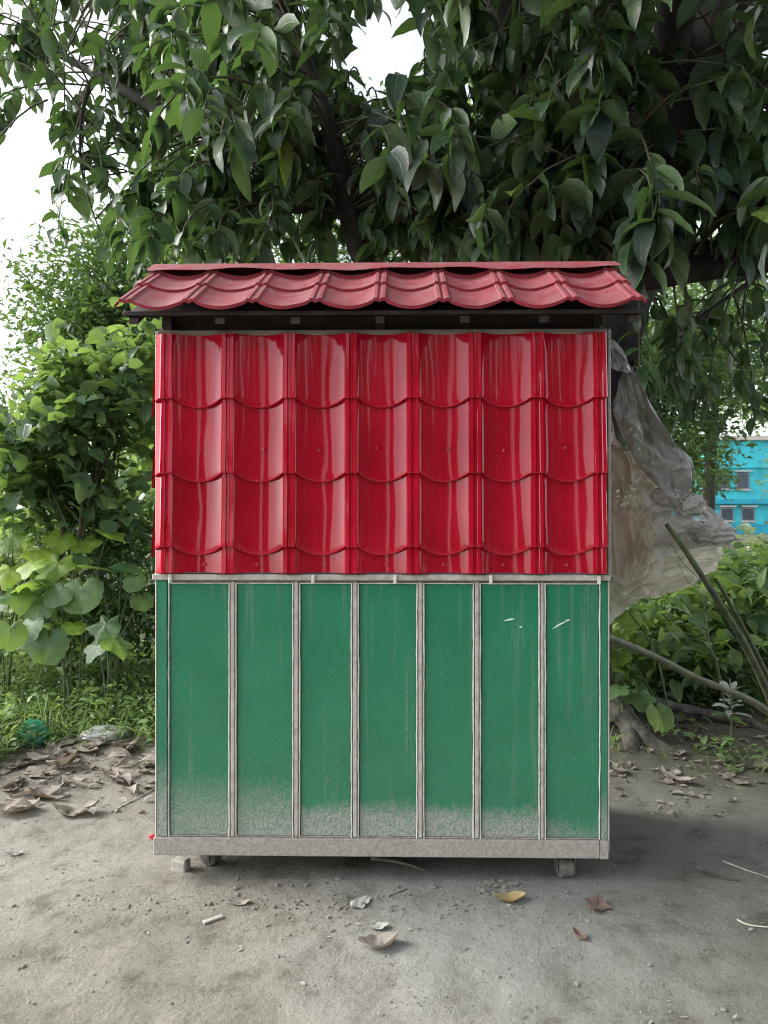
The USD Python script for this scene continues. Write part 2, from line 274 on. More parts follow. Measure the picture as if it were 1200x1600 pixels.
# green painted board with mud splashed up from the ground; edge height and strength differ per board
def green(name, z_edge, soft, amt, seed):
    return mat(name, {
        'g': ('geometry', {}), 'xyz': ('separate_xyz', {}),
        'mpv': ('mapping', {'location': (seed * 3.1, 0, 0), 'scale': (1.0, 1.0, 0.35)}),
        'nv': ('noise_texture', {'scale': 60.0, 'detail': 5.0, 'roughness': 0.65}),
        'nl': ('noise_texture', {'scale': 6.0, 'detail': 3.0}),
        'a1': ('math', {'math_type': 'multiply_add', 'value2': 0.09}),      # z + 0.11*nv
        'a2': ('math', {'math_type': 'multiply_add', 'value2': 0.06}),
        'ed': ('map_range', {'range_type': 'smoothstep', 'from_min': z_edge + 0.105 + soft, 'from_max': z_edge + 0.105 - soft, 'to_min': 0.0, 'to_max': amt, 'clamp': True}),
        'film': ('map_range', {'from_min': 1.1, 'from_max': 0.15, 'to_min': 0.0, 'to_max': 0.10, 'clamp': True}),
        'mps': ('mapping', {'location': (seed * 1.7, 0, 0.3), 'scale': (1.0, 1.0, 0.035)}), 'ns': ('noise_texture', {'scale': 34.0, 'detail': 4.0, 'roughness': 0.6}),
        'stk': ('map_range', {'from_min': 0.54, 'from_max': 0.78, 'to_min': 0.0, 'to_max': 0.34, 'clamp': True}), 'mxs': ('math', {'math_type': 'maximum'}),
        'mxf': ('math', {'math_type': 'maximum'}),
        'sp': ('noise_texture', {'scale': 115.0, 'detail': 3.0}), 'spm': ('map_range', {'from_min': 0.40, 'from_max': 0.58, 'to_min': 0.66, 'to_max': 1.1}),
        'dust': ('math', {'math_type': 'multiply', 'use_clamp': True}),
        'base': ('rgb_ramp', {'ramp': [(0.3, (0.006, 0.138, 0.066)), (0.7, (0.009, 0.165, 0.080))]}),
        'mx': ('mix', {'color2': (0.315, 0.315, 0.28)}),
        'fl': ('noise_texture', {'scale': 190.0, 'detail': 1.0}), 'flm': ('map_range', {'from_min': 0.755, 'from_max': 0.78, 'to_min': 0.0, 'to_max': 0.6, 'clamp': True}),
        'mx2': ('mix', {'color2': (0.35, 0.50, 0.42)}),
        'rr': ('map_range', {'from_min': 0.0, 'from_max': 0.8, 'to_min': 0.42, 'to_max': 0.9}),
        'bh': ('math', {'math_type': 'multiply'}),
        'b': ('bump', {'strength': 0.5, 'distance': 0.005}),
        'p': ('principled_bsdf', {'specular_ior_level': 0.4}),
    }, [('g.position', 'xyz.vector'), ('g.position', 'mpv.vector'), ('mpv.vector', 'nv.vector'), ('g.position', 'nl.vector'), ('g.position', 'sp.vector'), ('g.position', 'fl.vector'),
        ('nv.fac', 'a1.value1'), ('xyz.z', 'a1.value3'), ('nl.fac', 'a2.value1'), ('a1.value', 'a2.value3'), ('a2.value', 'ed.value'), ('xyz.z', 'film.value'),
        ('ed.result', 'mxf.value1'), ('g.position', 'mps.vector'), ('mps.vector', 'ns.vector'), ('ns.fac', 'stk.value'), ('film.result', 'mxs.value1'), ('stk.result', 'mxs.value2'), ('mxs.value', 'mxf.value2'), ('sp.fac', 'spm.value'), ('mxf.value', 'dust.value1'), ('spm.result', 'dust.value2'),
        ('nl.fac', 'base.fac'), ('base.color', 'mx.color1'), ('dust.value', 'mx.fac'), ('fl.fac', 'flm.value'), ('flm.result', 'mx2.fac'), ('mx.color', 'mx2.color1'), ('mx2.color', 'p.base_color'),
        ('dust.value', 'rr.value'), ('rr.result', 'p.roughness'), ('dust.value', 'bh.value1'), ('sp.fac', 'bh.value2'), ('bh.value', 'b.height'), ('b.normal', 'p.normal')], 'p.BSDF')

M['rail_dust'] = noisy('rail_dust', (0.26, 0.235, 0.205), (0.37, 0.345, 0.31), 90, 4, 0.95, 0.5, 0.004, spec=0.2)

# dirt: trodden earth with pale dusty patches, crumbs and darker damp spots
M['dirt'] = mat('dirt', {
    'g': ('geometry', {}), 'xyz': ('separate_xyz', {}),
    'n1': ('noise_texture', {'scale': 0.9, 'detail': 5.0, 'roughness': 0.55}),
    'n2': ('noise_texture', {'scale': 7.0, 'detail': 8.0, 'roughness': 0.65}),
    'n3': ('noise_texture', {'scale': 75.0, 'detail': 6.0, 'roughness': 0.7}),
    'r1': ('rgb_ramp', {'ramp': [(0.3, (0.158, 0.145, 0.120)), (0.5, (0.206, 0.192, 0.163)), (0.68, (0.258, 0.244, 0.216))]}),
    'r2': ('rgb_ramp', {'ramp': [(0.30, (0.55, 0.53, 0.50)), (0.47, (1, 1, 1)), (0.72, (1.18, 1.18, 1.19))]}),
    'm1': ('mix', {'mix_type': 'multiply', 'fac': 1.0}),
    'r3': ('rgb_ramp', {'ramp': [(0.30, (0.55, 0.53, 0.50)), (0.46, (1, 1, 1)), (0.60, (1.0, 1.0, 1.0)), (0.72, (1.3, 1.3, 1.28))]}),
    'm2': ('mix', {'mix_type': 'multiply', 'fac': 0.7}),
    'n4': ('noise_texture', {'scale': 240.0, 'detail': 3.0, 'roughness': 0.7}), 'r4': ('rgb_ramp', {'ramp': [(0.30, (0.66, 0.65, 0.63)), (0.5, (1, 1, 1)), (0.72, (1.28, 1.28, 1.27))]}), 'm4': ('mix', {'mix_type': 'multiply', 'fac': 0.7}),
    'pd': ('vector_math', {'math_type': 'distance', 'vector2': (0.35, 2.42, 0.0)}), 'pa': ('math', {'math_type': 'multiply_add', 'value2': -0.9}), 'pm': ('map_range', {'range_type': 'smoothstep', 'from_min': 0.32, 'from_max': -0.28, 'to_min': 0.0, 'to_max': 0.45, 'clamp': True}), 'pale': ('mix', {'color2': (0.30, 0.305, 0.295)}),
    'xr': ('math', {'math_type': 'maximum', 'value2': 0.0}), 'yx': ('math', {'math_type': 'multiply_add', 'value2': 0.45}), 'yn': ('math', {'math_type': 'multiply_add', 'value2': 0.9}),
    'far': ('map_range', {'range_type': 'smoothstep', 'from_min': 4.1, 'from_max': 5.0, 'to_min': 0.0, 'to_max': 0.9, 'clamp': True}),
    'cx': ('map_range', {'range_type': 'smoothstep', 'from_min': -0.7, 'from_max': 1.0, 'to_min': 0.0, 'to_max': 0.8, 'clamp': True}), 'shade_tint': ('mix', {'mix_type': 'multiply', 'color2': (0.70, 0.755, 0.745)}),  # tree shade put into the dirt colour: cooler and darker towards the right
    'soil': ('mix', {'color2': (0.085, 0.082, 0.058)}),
    'b1': ('bump', {'strength': 0.55, 'distance': 0.012}), 'b2': ('bump', {'strength': 0.8, 'distance': 0.03}),
    'p': ('principled_bsdf', {'roughness': 0.95, 'specular_ior_level': 0.2}),
}, [('g.position', 'n1.vector'), ('g.position', 'n2.vector'), ('g.position', 'n3.vector'), ('g.position', 'xyz.vector'), ('n1.fac', 'r1.fac'), ('n2.fac', 'r2.fac'), ('n3.fac', 'r3.fac'),
    ('r1.color', 'm1.color1'), ('r2.color', 'm1.color2'), ('g.position', 'n4.vector'), ('n4.fac', 'r4.fac'), ('m1.color', 'm4.color1'), ('r4.color', 'm4.color2'), ('g.position', 'pd.vector1'), ('n2.fac', 'pa.value1'), ('pd.value', 'pa.value3'), ('pa.value', 'pm.value'), ('pm.result', 'pale.fac'), ('m4.color', 'pale.color1'), ('pale.color', 'm2.color1'), ('r3.color', 'm2.color2'),
    ('xyz.x', 'xr.value1'), ('xr.value', 'yx.value1'), ('xyz.y', 'yx.value3'), ('n1.fac', 'yn.value1'), ('yx.value', 'yn.value3'), ('yn.value', 'far.value'), ('far.result', 'soil.fac'), ('xyz.x', 'cx.value'), ('cx.result', 'shade_tint.fac'), ('m2.color', 'shade_tint.color1'), ('shade_tint.color', 'soil.color1'), ('soil.color', 'p.base_color'),
    ('n2.fac', 'b2.height'), ('b2.normal', 'b1.normal'), ('n3.fac', 'b1.height'), ('b1.normal', 'p.normal')], 'p.BSDF')
M['pebble'] = mat('pebble', {'g': ('geometry', {}), 'r': ('rgb_ramp', {'ramp': [(0, (0.17, 0.16, 0.14)), (0.6, (0.28, 0.265, 0.235)), (0.9, (0.48, 0.46, 0.43)), (1, (0.62, 0.60, 0.57))]}),
    'p': ('principled_bsdf', {'roughness': 0.95, 'specular_ior_level': 0.2})}, [('g.random_per_island', 'r.fac'), ('r.color', 'p.base_color')], 'p.BSDF')
M['straw'] = noisy('straw', (0.42, 0.38, 0.30), (0.60, 0.56, 0.47), 30, 3, 0.7)
M['chip'] = noisy('chip', (0.24, 0.225, 0.195), (0.36, 0.34, 0.31), 25, 4, 0.7)

def plastic(name, col, alpha, rough, tr=0.4, dirt=(0.20, 0.16, 0.12), bump=0.5):
    return mat(name, {
        'g': ('geometry', {}), 'n': ('noise_texture', {'scale': 4.5, 'detail': 6.0, 'roughness': 0.6}),
        'r': ('rgb_ramp', {'ramp': [(0.33, dirt), (0.62, col)]}),
        'nw': ('noise_texture', {'scale': 7.0, 'detail': 3.0}), 'wm': ('mix', {'mix_type': 'linear_light', 'fac': 0.06}), 'nb': ('voronoi_texture', {'feature': 'distance_to_edge', 'scale': 8.5, 'detail': 2.0, 'roughness': 0.5}), 'nk': ('map_range', {'from_min': 0.0, 'from_max': 0.22, 'to_min': 1.0, 'to_max': 0.0, 'clamp': True}), 'b': ('bump', {'strength': bump * 0.55, 'distance': 0.010}),
        'p': ('principled_bsdf', {'roughness': rough, 'specular_ior_level': 0.6}), 't': ('translucent_bsdf', {}),
        'm1': ('mix_closure', {'fac': tr}), 'tp': ('transparent_bsdf', {'color': (0.95, 0.94, 0.92)}),
        'af': ('map_range', {'from_min': 0.3, 'from_max': 0.7, 'to_min': max(0, alpha - 0.12), 'to_max': min(1, alpha + 0.12)}), 'm2': ('mix_closure', {}),
    }, [('g.position', 'n.vector'), ('g.position', 'nw.vector'), ('g.position', 'wm.color1'), ('nw.color', 'wm.color2'), ('wm.color', 'nb.vector'), ('n.fac', 'r.fac'), ('r.color', 'p.base_color'), ('r.color', 't.color'), ('nb.distance', 'nk.value'), ('nk.result', 'b.height'), ('b.normal', 'p.normal'),
        ('p.BSDF', 'm1.closure1'), ('t.BSDF', 'm1.closure2'), ('n.fac', 'af.value'), ('af.result', 'm2.fac'), ('tp.BSDF', 'm2.closure1'), ('m1.closure', 'm2.closure2')], 'm2.closure')
M['tarp'] = plastic('tarp', (0.25, 0.25, 0.23), 1.0, 0.20, 0.12, (0.18, 0.17, 0.15), 0.8)
M['clear_dirty'] = plastic('clear_dirty', (0.66, 0.59, 0.50), 0.90, 0.16, 0.35, (0.40, 0.31, 0.23), 0.9)
M['clear_pale'] = plastic('clear_pale', (0.86, 0.82, 0.74), 0.93, 0.15, 0.35, (0.62, 0.54, 0.44), 0.8)
M['clear_grey'] = plastic('clear_grey', (0.62, 0.61, 0.58), 0.88, 0.08, 0.3, (0.36, 0.34, 0.31), 1.0)
M['green_bag'] = plastic('green_bag', (0.07, 0.34, 0.21), 0.78, 0.3, 0.45, (0.04, 0.28, 0.15))
M['clear_litter'] = plastic('clear_litter', (0.66, 0.68, 0.66), 0.75, 0.12, 0.35, (0.50, 0.51, 0.49), 1.0)
M['turquoise'] = noisy('turquoise', (0.03, 0.26, 0.32), (0.04, 0.42, 0.49), 0.9, 8, 0.8, 0.1, stretch=(1, 1, 0.3), lo=0.3, hi=0.55)
M['turquoise_dark'] = noisy('turquoise_dark', (0.01, 0.22, 0.32), (0.015, 0.28, 0.38), 0.8, 3, 0.7, 0.1)
M['window_dark'] = mat('window_dark', {'p': ('principled_bsdf', {'base_color': (0.02, 0.035, 0.05), 'roughness': 0.15})}, [], 'p.BSDF')
M['window_frame'] = noisy('window_frame', (0.20, 0.20, 0.22), (0.3, 0.3, 0.32), 3, 2, 0.6)
M['concrete'] = noisy('concrete', (0.36, 0.33, 0.29), (0.50, 0.47, 0.42), 3, 6, 0.9)
M['red_rag'] = noisy('red_rag', (0.45, 0.01, 0.03), (0.6, 0.02, 0.05), 60, 2, 0.5)
M['flower'] = noisy('flower', (0.62, 0.60, 0.55), (0.75, 0.73, 0.68), 60, 2, 0.7)
M['paint_pale'] = noisy('paint_pale', (0.42, 0.62, 0.52), (0.55, 0.72, 0.63), 80, 3, 0.6)

# ------------------------------------------------------------------ ground: one sheet to the horizon, fine near the camera
def graded(lo, a, b, hi, fine, grow):
    c = list(np.arange(a, b, fine)); s, x = fine, b
    while x < hi: c.append(x); s *= grow; x += s
    c.append(hi); s, x, left = fine, a, []
    while x > lo: s *= grow; x -= s; left.append(max(x, lo))
    return np.array(sorted(set(left + c)))
gx = graded(-900, -2.6, 2.6, 900, 0.022, 1.22); gy = graded(-900, 1.5, 5.2, 900, 0.022, 1.22)
X, Y = np.meshgrid(gx, gy)
Z = ground_h(X, Y)
fine = np.exp(-np.maximum(0, np.hypot(X, Y - 3) - 2.5))
Z = Z + fine * 0.006 * (meshkit.fbm(np.stack([X, Y, X * 0], -1) * 26.0, 3, 21) - 0.5)
i = np.arange(len(gy) - 1)[:, None] * len(gx); j = np.arange(len(gx) - 1)[None]
Fg = np.stack([i + j, i + j + 1, i + j + 1 + len(gx), i + j + len(gx)], -1).reshape(-1, 4)
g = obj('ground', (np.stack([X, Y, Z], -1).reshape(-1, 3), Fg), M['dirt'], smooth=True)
tag(g, 'trodden grey-brown dirt ground', kind='structure')

# ------------------------------------------------------------------ kiosk
K = thing('kiosk', 'closed street kiosk with red pressed-tile shutter above green boards and a small red roof', 'kiosk', (-0.0065, 2.64, 0.0), -1.1)
PITCH, RIB = 0.21, 0.046
prof = [(0.0, -0.004), (0.0045, 0.002), (0.0155, 0.0022), (0.019, -0.002), (0.0265, -0.002), (0.0305, 0.0022), (0.0415, 0.002), (0.046, -0.004)]
DEPTH, DIP, LIP = 0.027, 0.029, 1.0
def tile_cols(with_trough=True, p_end=None):
    P = [p for p, d in prof]; D = [d for p, d in prof]; E = [0.0] * len(prof)
    if with_trough:
        for t in np.linspace(0, 1, 17)[1:]:
            q = 4 * t * (1 - t)
            P.append(RIB + t * (PITCH - RIB)); D.append(-0.004 - DEPTH * q); E.append(DIP * q)
    return np.array(P), np.array(D), np.array(E)
def tile_mesh(u0, vt, vb, first, last, basis, cols=None, lift=0.016, seed=0, dent=0.0030):
    """One pressed tile. basis = (origin, along, down, out)."""
    P, D, E = cols if cols else tile_cols()
    O, A, Dn, Out = (np.asarray(q, float) for q in basis)
    rows = []
    et, eb = (E * 0 if first else E), (E * 0 if last else E)
    S = [0, 0.2, 0.4, 0.6, 0.8, 0.93, 1.0]
    for s in S:
        v = (vt + et) * (1 - s) + (vb + eb) * s
        o = D + lift * s * ((1.0) if not last else (vb - vt) / 0.25) * (1 if s < 1 else 1.0)
        q = np.stack([u0 + P, v, o], -1)
        rows.append(q)
    if not last:
        rows.append(np.stack([u0 + P, vb + eb + 0.0045, D + lift * 0.92], -1))
        rows.append(np.stack([u0 + P, vb + eb + 0.0065, D - 0.0015], -1))
    else:
        rows.append(np.stack([u0 + P, vb + eb + 0.0005, D + lift * (vb - vt) / 0.25 - 0.004], -1))
    G = np.array(rows)
    nz = meshkit.fbm(np.stack([(G[..., 0]) * 14, G[..., 1] * 5, G[..., 0] * 0 + seed], -1), 2, 40) - 0.5
    G[..., 2] += dent * 2 * nz
    W = O + G[..., :1] * A + G[..., 1:2] * Dn + G[..., 2:] * Out
    m, n = W.shape[:2]
    i = np.arange(m - 1)[:, None] * n; j = np.arange(n - 1)[None]
    F = np.stack([i + j, i + n + j, i + n + j + 1, i + j + 1], -1).reshape(-1, 4)
    return W.reshape(-1, 3), F
EDGE = [(0.0, -0.010), (0.009, -0.006), (0.018, -0.004)]
def cladding(parent, u_start, u_ribs, u_end, vrows, basis, mtl, lift=0.016, seed=0, name='roof_tile', last_cut=True):
    for r in range(len(vrows) - 1):
        first, last = r == 0, (r == len(vrows) - 2 and last_cut)
        if u_start < u_ribs[0] - 0.003:
            w = u_ribs[0] - u_start
            P = np.linspace(0, w, 5); q = 1 - P / w
            cols = (P, -0.004 - 0.010 * q, 0.010 * q)
            obj(name, tile_mesh(u_start, vrows[r], vrows[r + 1], first, last, basis, cols, lift, seed), mtl, parent, smooth=40)
        for k, u in enumerate(u_ribs):
            P, D, E = tile_cols()
            if u + PITCH > u_end:
                keep = P <= (u_end - u) + 1e-6; P, D, E = P[keep], D[keep], E[keep]
            obj(name, tile_mesh(u, vrows[r], vrows[r + 1], first, last, basis, (P, D, E), lift, seed), mtl, parent, smooth=40)

# carcass: posts, floor, back and sides of the box
b = MB(); b.bbox(-0.762, 0.752, 0.03, 0.62, 0.088, 0.12); b.build('floor_board', M['wood_dark'], K)
b = MB(); b.box(-0.75, 0.74, 0.615, 0.63, 0.1, 1.95); b.build('back_wall', M['wood_grey'], K)
for sx in (-1, 1):
    xo = -0.766 if sx < 0 else 0.752
    b = MB(); b.box(xo - 0.004, xo + 0.004, 0.02, 0.60, 0.1, 1.9); b.build('side_wall', M['wood_grey'], K)
    for yy in (0.0, 0.585):
        x0 = -0.772 if sx < 0 else 0.722
        b = MB(); b.bbox(x0 + 0.005, x0 + 0.040, yy + 0.022, yy + 0.055, 0.1, 2.02 if yy < 0.3 else 1.98); b.build('post', M['wood_dark'], K)
b = MB(); b.bbox(-0.020, 0.010, 0.03, 0.06, 1.88, 2.02); b.build('post', M['wood_dark'], K)
b = MB(); b.bbox(-0.776, 0.768, 0.0, 0.045, 1.868, 1.886); b.build('top_beam', M['wood_grey'], K)
b = MB(); b.bbox(-0.75, 0.742, 0.05, 0.075, 1.885, 2.0); b.build('inner_board', M['wood_dark'], K)
# vertical edge trims of the upper half
b = MB(); b.bbox(-0.785, -0.7765, 0.004, 0.06, 1.02, 1.885); b.build('edge_trim', M['trim_grey'], K)
b = MB(); b.bbox(0.7695, 0.781, 0.0, 0.06, 1.03, 1.885); b.build('edge_trim', M['trim_grey'], K)
# red shutter: pressed tiles in four rows and seven columns
sh = MB(); sh.box(-0.772, 0.766, 0.012, 0.020, 1.054, 1.866)
shutter = sh.build('shutter_panel', M['wood_dark'], K)
basis = ((0, -0.026, 1.868), (1, 0, 0), (0, 0, -1), (0, -1, 0))
ribs = [-0.757 + PITCH * k for k in range(8)]
ZR = [1.868, 1.6506, 1.396, 1.146, 1.0515]
cladding(shutter, -0.775, ribs, 0.768, [1.868 - z for z in ZR], basis, M['red'], seed=1)
for k in range(7):
    xs = ribs[k] + 0.128
    for z, on in ((1.478 - 0.004 * (k % 3), k != 5 or True), (1.080, True)):
        c = trimesh.creation.cylinder(0.0045, 0.003, sections=10); c.apply_transform(trimesh.transformations.rotation_matrix(math.pi / 2, (1, 0, 0)))
        depth = 0.016 * ((1.6506 - z) / 0.2545 if z > 1.39 else 0.35) - 0.030
        c.apply_translation((xs + rng.uniform(-0.02, 0.02), -0.026 - depth - 0.0045, z)); obj('screw', c, M['screw'], shutter)
b = MB(); b.bbox(-0.772, 0.770, -0.012, 0.01, 1.0495, 1.0525, 0.001); b.build('lower_flashing', M['dark_metal'], shutter)
# pale rail with hooks between the halves
b = MB(); b.bbox(-0.790, 0.775, -0.014, 0.03, 1.026, 1.047, 0.003); rail = b.build('counter_rail', M['trim'], K)
for x in (-0.725, -0.235, 0.045, 0.37, 0.735):
    h = MB(); h.bbox(x - 0.006, x + 0.006, -0.022, -0.0145, 1.016, 1.046, 0.002); h.bbox(x - 0.004, x + 0.004, -0.030, -0.0225, 1.016, 1.030, 0.002); h.build('hook', M['bead'], rail)
# seven green boards between dusty battens
PAN = [(-.735, -.5245), (-.5025, -.305), (-.283, -.103), (-.081, .121), (.143, .314), (.336, .538), (.557, .744)]
DUST = [(0.245, 0.15, 0.84), (0.240, 0.13, 0.88), (0.215, 0.045, 0.94), (0.212, 0.05, 0.94), (0.210, 0.045, 0.97), (0.200, 0.05, 0.93), (0.155, 0.07, 0.60)]
PZ0, PZ1 = 0.143, 1.018
b = MB(); b.box(-0.768, 0.758, 0.012, 0.020, 0.1, 1.03); b.build('front_board', M['trim_grey'], K)
for k, ((x0, x1), (ze, so, am)) in enumerate(zip(PAN, DUST)):
    m = green(f'green_{k}', ze, so, am, k)
    b = MB(); b.bbox(x0 + 0.004, x1 - 0.004, 0.002, 0.0115, PZ0 + 0.004, PZ1 - 0.004, 0.0015); pn = b.build('green_board', m, K)
    w = 0.0055
    jig = lambda: rng.uniform(-0.0012, 0.0012)
    for (a0, a1, z0, z1, left) in ((x0 - 0.003, x0 + w - 0.003, PZ0, PZ1, 1), (x1 - w + 0.001, x1 + 0.001, PZ0, PZ1, 0), (x0 + w - 0.003, x1 - w + 0.001, PZ1 - w, PZ1, 0), (x0 + w - 0.003, x1 - w + 0.001, PZ0, PZ0 + w, 0)):
        # slightly uneven sealant bead
        n = 26; t = np.linspace(0, 1, n); bd = MB()
        if z1 - z0 > 0.1:
            cx = (a0 + a1) / 2 + 0.0012 * (meshkit.noise(np.stack([t * 22, t * 0 + k * 7 + a0 * 50, t * 0], -1)) - 0.5) * 2
            pts = np.stack([cx, np.full(n, -0.001), z0 + t * (z1 - z0)], -1); rr = (w * 0.5) * (0.72 + 0.5 * meshkit.noise(np.stack([t * 30, t * 0 + a0 * 90, t * 0 + 4], -1)))
        else:
            pts = np.stack([a0 + t * (a1 - a0), np.full(n, -0.001), np.full(n, (z0 + z1) / 2)], -1); rr = (w * 0.42) * (0.7 + 0.5 * meshkit.noise(np.stack([t * 14, t * 0 + a0 * 90, t * 0 + 9], -1)))
        bd.tube(pts, rr, 6); bd.build('bead', M['bead'] if z0 > PZ0 or z1 - z0 > 0.1 else M['rail_dust'], pn, smooth=40)
    if k in (5, 6):
        for (px, py, ln, an) in (((795, 968, 0.040, 12), (813, 979, 0.012, 20)) if k == 5 else ((874, 975, 0.062, 30), (885, 969, 0.02, 16))):
            c = np.array([(px - 597) / FPX * 2.64, 0.0005, CAM_Z + (800 - py) / FPX * 2.64]); n = 7; t = np.linspace(-0.5, 0.5, n)
            up = np.stack([t * ln, t * 0, 0.004 * np.cos(t * 3) * (0.6 + 0.6 * rng.random(n))], -1); lo = np.stack([t * ln, t * 0, -0.004 * np.cos(t * 3) * (0.5 + 0.6 * rng.random(n))], -1)
            V = np.vstack([up, lo]); a = math.radians(an); R = np.array([[math.cos(a), 0, -math.sin(a)], [0, 1, 0], [math.sin(a), 0, math.cos(a)]])
            F = [[q, q + 1, n + q + 1, n + q] for q in range(n - 1)]
            obj('paint_scratch', (c + V @ R.T, F), M['paint_pale'], pn)
for k in range(6):
    x0, x1 = PAN[k][1] + 0.0035, PAN[k + 1][0] - 0.0045
    b = MB(); b.bbox(x0, x1, -0.005, 0.011, PZ0 + 0.001, PZ1 + 0.004, 0.003)
    b.build('batten', M['trim'], K)
gpost = green('green_post', 0.30, 0.14, 0.9, 9)
gpost2 = green('green_post_right', 0.24, 0.12, 0.75, 11)
b = MB(); b.bbox(-0.775, -0.7395, -0.006, 0.06, 0.143, 1.0255, 0.002); b.build('corner_post', gpost, K)
b = MB(); b.bbox(0.7475, 0.768, -0.006, 0.06, 0.143, 1.0255, 0.002); b.build('corner_post', gpost2, K)
b = MB(); b.bbox(-0.7815, -0.7755, -0.0065, 0.04, 0.10, 1.0255, 0.002); b.build('edge_trim', M['trim'], K)
b = MB(); b.bbox(0.7685, 0.774, -0.0065, 0.04, 0.10, 1.0255, 0.002); b.build('edge_trim', M['trim'], K)
b = MB(); b.bbox(-0.787, 0.740, -0.012, 0.05, 0.0815, 0.1425, 0.003); b.build('bottom_rail', M['rail_dust'], K)
b = MB(); b.bbox(0.7402, 0.770, -0.0125, 0.05, 0.0795, 0.1428, 0.003); b.build('bottom_rail', M['rail_dust'], K)
# side cladding, green below and tiled above
for sx in (-1, 1):
    xo = -0.771 if sx < 0 else 0.757
    gm = gpost if sx < 0 else gpost2
    b = MB(); b.box(min(xo, xo + sx * 0.008), max(xo, xo + sx * 0.008), 0.065, 0.62, 0.10, 1.02); b.build('side_board', gm, K)
    bs = ((xo + sx * 0.028, 0.06 if sx < 0 else 0.62, 1.84), (0, 1 if sx < 0 else -1, 0), (0, 0, -1), (sx, 0, 0))
    if sx < 0: bs = ((xo - 0.030, 0.62, 1.84), (0, -1, 0), (0, 0, -1), (-1, 0, 0))
    else: bs = ((xo + 0.022, 0.065, 1.84), (0, 1, 0), (0, 0, -1), (1, 0, 0))
    cladding(K, 0.0, [0.0, 0.21, 0.42] if sx > 0 else [0.09, 0.30, 0.51], 0.555, [0.0, 0.24, 0.49, 0.74], bs, M['red'], seed=5 + sx, name='side_tile')
q = MB(); q.bbox(-0.800, -0.7875, 0.0, 0.014, 0.128, 0.146, 0.003); q.bbox(-0.806, -0.8005, 0.003, 0.008, 0.133, 0.143, 0.002); obj('red_knob', q.get(), M['red_rag'], K)
# casters
for cx, cy, rz in ((-0.615, 0.11, 62), (0.632, 0.035, 3), (-0.655, 0.55, 20), (0.635, 0.55, -15)):
    f = MB(); f.bbox(-0.035, 0.035, -0.03, 0.03, 0.076, 0.0815, 0.001)
    for s in (-1, 1): f.bbox(s * 0.031 - 0.003, s * 0.031 + 0.003, -0.018, 0.018, 0.022, 0.0762, 0.001)
    R = trimesh.transformations.rotation_matrix(math.radians(rz), (0, 0, 1)); R[:3, 3] = (cx, cy, 0)
    v, ff = f.get(); v = trimesh.transform_points(v, R); fk = obj('caster', (v, ff), M['dark_metal'], K)
    wl = trimesh.creation.revolve(np.array([(0.0, -0.026), (0.030, -0.026), (0.035, -0.020), (0.0365, 0), (0.035, 0.020), (0.030, 0.026), (0.0, 0.026)]), sections=24)
    wl.apply_transform(trimesh.transformations.rotation_matrix(math.pi / 2, (0, 1, 0))); wl.apply_translation((0, 0, 0.0335)); wl.apply_transform(R)
    obj('wheel', wl, M['rubber'], fk, smooth=35)
# roof: eave 0.13 m in front of the shutter, ridge behind it
EY, EZ, RY, RZ = -0.13, 1.918, 0.275, 2.160
RX0, RX1 = -0.868, 0.862
sl = math.hypot(RY - EY, RZ - EZ); dn = np.array([0, (EY - RY) / sl, (EZ - RZ) / sl]); out = np.cross(np.array([1.0, 0, 0]), -dn); out = out if out[2] > 0 else -out
deck = MB()
deck.add([(RX0 + 0.02, EY + 0.025, EZ - 0.012), (RX1 - 0.02, EY + 0.025, EZ - 0.012), (RX1 - 0.02, RY, RZ - 0.022), (RX0 + 0.02, RY, RZ - 0.022), (RX0 + 0.02, 0.74, EZ - 0.02), (RX1 - 0.02, 0.74, EZ - 0.02)], [[0, 1, 2, 3], [3, 2, 5, 4]])
roof = deck.build('roof', M['wood_dark'], K)
b = MB(); b.bbox(RX0 + 0.012, RX1 - 0.004, EY + 0.020, EY + 0.034, EZ - 0.008, EZ + 0.006, 0.002); b.build('fascia', M['wood_dark'], roof)
for x in (RX0 + 0.03, -0.55, -0.30, -0.02, 0.26, 0.52, RX1 - 0.05):
    q = MB(); q.add([(x, EY + 0.03, EZ - 0.035), (x + 0.03, EY + 0.03, EZ - 0.035), (x + 0.03, EY + 0.03, EZ - 0.012), (x, EY + 0.03, EZ - 0.012), (x, RY, RZ - 0.06), (x + 0.03, RY, RZ - 0.06), (x + 0.03, RY, RZ - 0.03), (x, RY, RZ - 0.03)],
                    [[0, 1, 2, 3], [5, 4, 7, 6], [4, 0, 3, 7], [1, 5, 6, 2], [4, 5, 1, 0], [3, 2, 6, 7]]); q.build('rafter', M['wood_dark'], roof)
bs = ((0, RY, RZ), (1, 0, 0), tuple(dn), tuple(out * 1.0))
O = np.array([0, RY, RZ]) + out * 0.030
rr_ = [-0.868 + 0.018 + PITCH * k * 0.985 for k in range(9)]
rows_f = [0.0, 0.09, 0.268, sl - 0.002]
PB = PITCH; PITCH = 0.2068; DEPTH, DIP = 0.016, 0.012
rr_ = [-0.868 + 0.012 + PITCH * k for k in range(9)]
cladding(roof, RX0, rr_, RX1, rows_f, (O, (1, 0, 0), dn, out), M['red_dusty'], lift=0.010, seed=9, last_cut=False)
# rear slope
sb = math.hypot(0.78 - RY, RZ - EZ + 0.02); dnb = np.array([0, (0.78 - RY) / sb, (EZ - 0.02 - RZ) / sb]); outb = np.array([0, -dnb[2], dnb[1]]); outb = outb if outb[2] > 0 else -outb
cladding(roof, -RX1, [-RX1 + 0.012 + PITCH * k for k in range(9)], -RX0, [0.0, 0.2, 0.4, sb], (np.array([0, RY, RZ]) + outb * 0.030, (-1, 0, 0), dnb, outb), M['red_dusty'], seed=12, last_cut=False)
PITCH = PB
